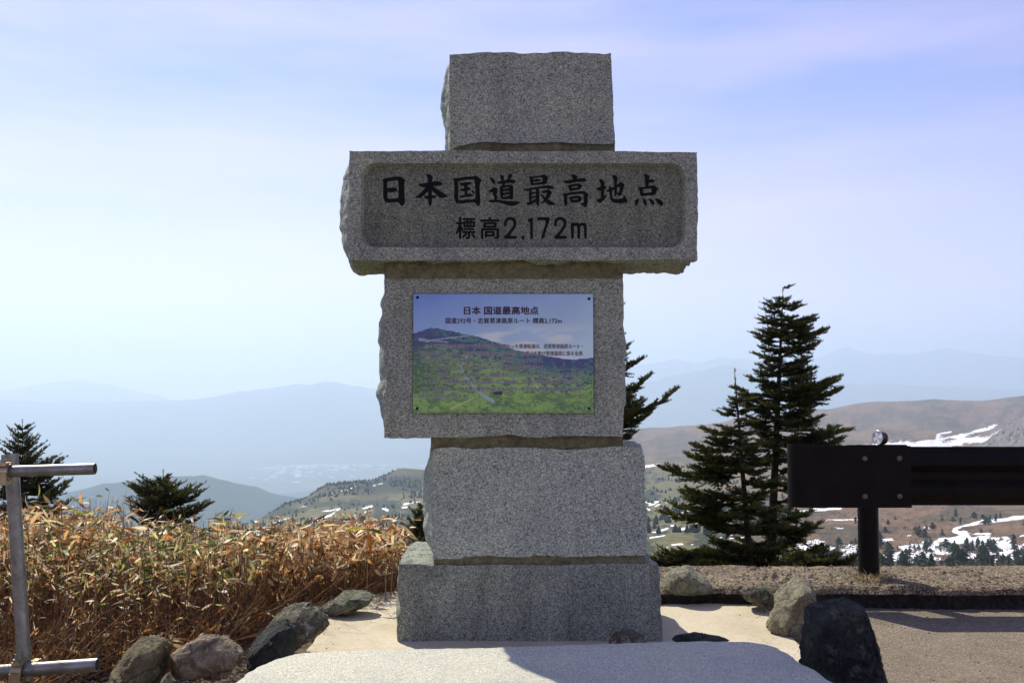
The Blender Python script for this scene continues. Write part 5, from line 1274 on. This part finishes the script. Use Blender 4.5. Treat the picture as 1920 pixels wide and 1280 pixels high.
    upv = np.tile(np.array([0, 0, 1.]), (n, 1)); sd = np.cross(D, upv); nn = np.linalg.norm(sd, axis=1); sd = np.where(nn[:, None] < .05, np.array([[1., 0, 0]]), sd / (nn[:, None] + 1e-9)); u2 = np.cross(sd, D)
    nd = sd * np.cos(an)[:, None] + u2 * np.sin(an)[:, None] + D * .75; nd /= np.linalg.norm(nd, axis=1)[:, None]
    ln = needle * r.uniform(.75, 1.2, n); wv_ = np.cross(nd, D); wv_ /= np.linalg.norm(wv_, axis=1)[:, None] + 1e-9; wv_ = wv_ * .0036
    V = np.stack([Pn - wv_, Pn + wv_, Pn + nd * ln[:, None]], 1) - np.array(B[:])
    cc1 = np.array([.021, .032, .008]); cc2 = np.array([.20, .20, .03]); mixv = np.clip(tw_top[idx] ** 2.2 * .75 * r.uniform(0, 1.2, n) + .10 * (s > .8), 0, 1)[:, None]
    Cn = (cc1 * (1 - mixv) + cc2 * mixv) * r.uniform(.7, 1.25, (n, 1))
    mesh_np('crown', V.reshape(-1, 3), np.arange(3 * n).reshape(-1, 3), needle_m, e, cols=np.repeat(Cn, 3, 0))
    return e
col_mat_bark = col_mat('fir_twigs', rough=.8)

WH = [(566,10,14),(580,32,38),(598,36,62),(616,38,68),(636,52,92),(660,45,74),(682,40,70),(700,50,70),(722,58,120),(742,90,108),(760,50,80),(784,52,80),(806,60,132),(832,70,120),(866,60,100),(910,50,60),(965,50,70),(990,60,95),(1025,110,90),(1060,120,135)]
fir('tall straight fir rising behind the guardrail end, tallest of the trees', (1468, 551), 1075, 8.2, WH, 3, 1444, 1.0, .042, .55, .14, .0, up0=.02)
WH2 = [(752,6,8),(762,32,26),(774,10,12),(800,70,30),(824,62,40),(846,100,40),(868,112,40),(890,165,50),(930,120,50),(958,150,60),(990,95,70),(1024,150,60),(1056,165,60)]
fir('shorter broad fir with a bare leader, just left of the tallest fir', (1378, 701), 1080, 7.9, WH2, 8, 1408, .95, .030, .5, .08, .0, up0=.03)
WH3 = [(580,20,20),(600,35,40),(630,60,35),(660,80,60),(700,90,85),(740,110,100),(785,120,140),(810,120,110),(835,120,70),(870,150,60),(920,150,70),(980,150,80),(1040,150,60)]
fir('fir mostly hidden behind the monument, ragged branches showing to its right', (1118, 560), 1110, 8.0, WH3, 12, 1118, .9, .04, .55, .25, .0, up0=.12)
WH4 = [(812,10,12),(830,26,22),(848,30,36),(866,36,40),(884,42,52),(902,48,66),(922,52,66),(946,58,84),(970,64,90),(1000,70,70)]
fir('narrow pointed fir behind the leaning pipe post at the left edge', (42, 795), 1060, 8.4, WH4, 15, 42, .72, .022, .75, .30, .0, up0=.14)
WH5 = [(900,8,8),(910,22,16),(919,46,24),(929,56,48),(941,62,62),(956,60,72),(974,68,78),(990,60,60)]
fir('small bushy fir standing above the brown thicket, right of the pipe post', (306, 888), 1040, 8.4, WH5, 19, 310, .62, .016, .7, .08, .0, up0=.36)
WH6 = [(968,8,8),(978,16,12),(990,22,16),(1004,20,22),(1020,24,24)]
fir('tiny dark fir peeping out against the left side of the monument', (790, 956), 1060, 7.6, WH6, 22, 790, 1.0, .012, .8, .35, .0, up0=.3)
WH7 = [(1048,24,34),(1056,40,44),(1066,44,60)]
fir('low sprawling fir seedling behind the round pale boulder', (1268, 1042), 1085, 7.2, WH7, 25, 1268, .9, .010, .6, .2, .0, up0=.15)
WH8 = [(1056,44,40),(1063,50,50),(1070,50,70)]
fir('low sprawling fir beyond the verge, just left of the guardrail post', (1530, 1050), 1090, 7.0, WH8, 27, 1530, .9, .010, .6, .2, .0, up0=.12)

# ---- far conifers on the slope, each a tree; a few shared meshes
def small_conifer_mesh(seed, slim):
    r = random.Random(seed); V, Fc, mi = [], [], []
    V += [(-.03, -.03, -.1), (.03, -.03, -.1), (0, .04, -.1), (0, 0, .9)]; Fc += [(0, 1, 3), (1, 2, 3), (2, 0, 3)]; mi += [1] * 3
    L = 5 + seed % 4
    for k in range(L):
        z = .12 + .80 * k / L; rr_ = slim * (1 - k / L) ** .8 * r.uniform(.55, 1.25) + .03; nsp = 7; ap = len(V); V.append((r.uniform(-.07, .07), r.uniform(-.07, .07), z + r.uniform(.16, .26))); ring = []
        for q in range(nsp * 2):
            a = PI * q / nsp + r.uniform(-.12, .12); rad = rr_ * (r.uniform(.8, 1.25) if q % 2 == 0 else r.uniform(.35, .55)); ring.append(len(V)); V.append((rad * math.cos(a), rad * math.sin(a), z + (r.uniform(-.04, .03) if q % 2 == 0 else .05)))
        for q in range(nsp * 2): Fc.append((ring[q], ring[(q + 1) % (nsp * 2)], ap)); mi.append(0)
    me = bpy.data.meshes.new('small_conifer'); me.from_pydata(V, [], Fc); me.polygons.foreach_set('material_index', mi); me.update()
    me.materials.append(farn_m); me.materials.append(bark_m); return me
farn_m = plain_mat('far_conifer_green', (.034, .050, .026), .9, 0, .35, .6, .1)
cm = [small_conifer_mesh(k, s) for k, s in ((1, .26), (2, .38), (3, .32), (4, .22), (5, .45), (6, .30), (7, .40))]
rr_ = random.Random(99); cnt = 0; tries = 0
dens = lambda px, py: float(fbm(p3(np.array([px / 70.]), np.array([py / 28.])), 3, 400)[0])
while cnt < 300 and tries < 12000:
    tries += 1; px = rr_.uniform(1490, 1990); Y = math.exp(rr_.uniform(math.log(150), math.log(520)))
    py = float(terr_py(np.array([px]), np.array([Y]))[0])
    if not 958 < py < 1086: continue
    near = (py - 958) / 120
    if dens(px, py) + .30 * near < -.02 + .12 * rr_.random(): continue
    z = float(terr_z(np.array([px]), np.array([Y]))[0]); o = bpy.data.objects.new('small_conifer', cm[cnt % 7]); COL.objects.link(o)
    h = (rr_.uniform(1.4, 4.2) + (2.0 if rr_.random() < .15 else 0)) * (Y / 300) ** .35; o.location = ((px - 960) / F * Y, Y, z - .1); o.scale = (h * rr_.uniform(.8, 1.7), h * rr_.uniform(.8, 1.7), h * rr_.uniform(.7, 1.1)); o.rotation_euler.z = rr_.uniform(0, 6.28)
    tag(o, 'small dark conifer among many on the snow-mottled slope below the guardrail', 'conifer', 'conifers on the snowy slope below the guardrail'); cnt += 1
# leafless birch scrub between the conifers
tv, tf, tcl = [], [], []; rr3 = random.Random(8); k = 0
while k < 2200:
    k += 1; px = rr3.uniform(1440, 1990); Y = math.exp(rr3.uniform(math.log(150), math.log(620)))
    py = float(terr_py(np.array([px]), np.array([Y]))[0])
    if dens(px + 90, py) < -.12: continue
    z = float(terr_z(np.array([px]), np.array([Y]))[0]); h = rr3.uniform(.6, 1.9); x0 = (px - 960) / F * Y; tone = rr3.uniform(.6, 1.3)
    cl_ = (.10 * tone, .075 * tone, .058 * tone) if rr3.random() < .65 else (.035 * tone, .052 * tone, .026 * tone)
    for q in range(16):
        a = rr3.uniform(0, 6.28); rr0 = rr3.uniform(0, .5) * h; o = len(tv); c0_ = (x0 + math.cos(a) * rr0 * 1.6, Y + math.sin(a) * rr0, z + rr3.uniform(.1, .9) * h); sz = h * rr3.uniform(.10, .26)
        for u in range(3): tv.append(tuple(c + rr3.uniform(-sz, sz) for c in c0_)); tcl.append(cl_)
        tf.append((o, o + 1, o + 2))
tag(mesh_np('bare_scrub', tv, tf, col_mat('bare_scrub', rough=.9), cols=np.array(tcl)), 'brown leafless scrub mixed among the conifers on the snowy slope', 'scrub', kind='stuff')
# forest on the dark hill and scattered scrub left and right: one mass
tv, tf = [], []; k = 0; rr2_ = random.Random(5)
while k < 4200:
    if k % 3 < 2: px = rr2_.uniform(500, 880); Y = rr2_.uniform(1150, 1560)
    elif k % 2: px = rr2_.uniform(1190, 1480); Y = math.exp(rr2_.uniform(math.log(450), math.log(1500)))
    else: px = rr2_.uniform(380, 860); Y = math.exp(rr2_.uniform(math.log(260), math.log(1150)))
    k += 1
    if float(fbm(p3(np.array([px / 60.]), np.array([Y / 130.])), 3, 55)[0]) < (-.15 if k % 3 < 2 else .08): continue
    z = float(terr_z(np.array([px]), np.array([Y]))[0]); h = rr2_.uniform(2, 4.5) if k % 3 < 2 else rr2_.uniform(1., 2.4); x0 = (px - 960) / F * Y; w = h * rr2_.uniform(.28, .5); o = len(tv); ph = rr2_.uniform(0, 2)
    for lv, (zz, ww) in enumerate(((0, .8), (.35, 1.0), (.65, .55))):
        for q in range(5): a = 2 * PI * q / 5 + ph + lv * .6; tv.append((x0 + w * ww * math.cos(a) * rr2_.uniform(.7, 1.2), Y + w * ww * math.sin(a), z - .3 + h * zz))
    tv.append((x0, Y, z + h))
    for lv in (0, 1):
        for q in range(5): a = o + lv * 5 + q; b_ = o + lv * 5 + (q + 1) % 5; tf += [(a, b_, b_ + 5), (a, b_ + 5, a + 5)]
    for q in range(5): tf.append((o + 10 + q, o + 10 + (q + 1) % 5, o + 15))
tag(mesh_np('distant_forest', tv, tf, farn_m), 'dark conifer forest and scrub covering the snow-streaked hill beyond the thicket', 'forest', kind='stuff')

# ------------------------------------------------------------------ haze
hm = bpy.data.materials.new('haze'); hm.use_nodes = True; nt = hm.node_tree; nt.nodes.clear()
ho = nt.nodes.new('ShaderNodeOutputMaterial'); pv = nt.nodes.new('ShaderNodeVolumePrincipled')
pv.inputs['Color'].default_value = (.66, .835, 1.0, 1); pv.inputs['Density'].default_value = HAZE_DENSITY; pv.inputs['Anisotropy'].default_value = .35
nt.links.new(pv.outputs[0], ho.inputs['Volume'])
bm = bmesh.new(); box_bm(bm, -26500, 26500, -600, 26800, -1300, 1130)
hz = bm_obj('haze', bm, hm); tag(hz, kind='stuff')
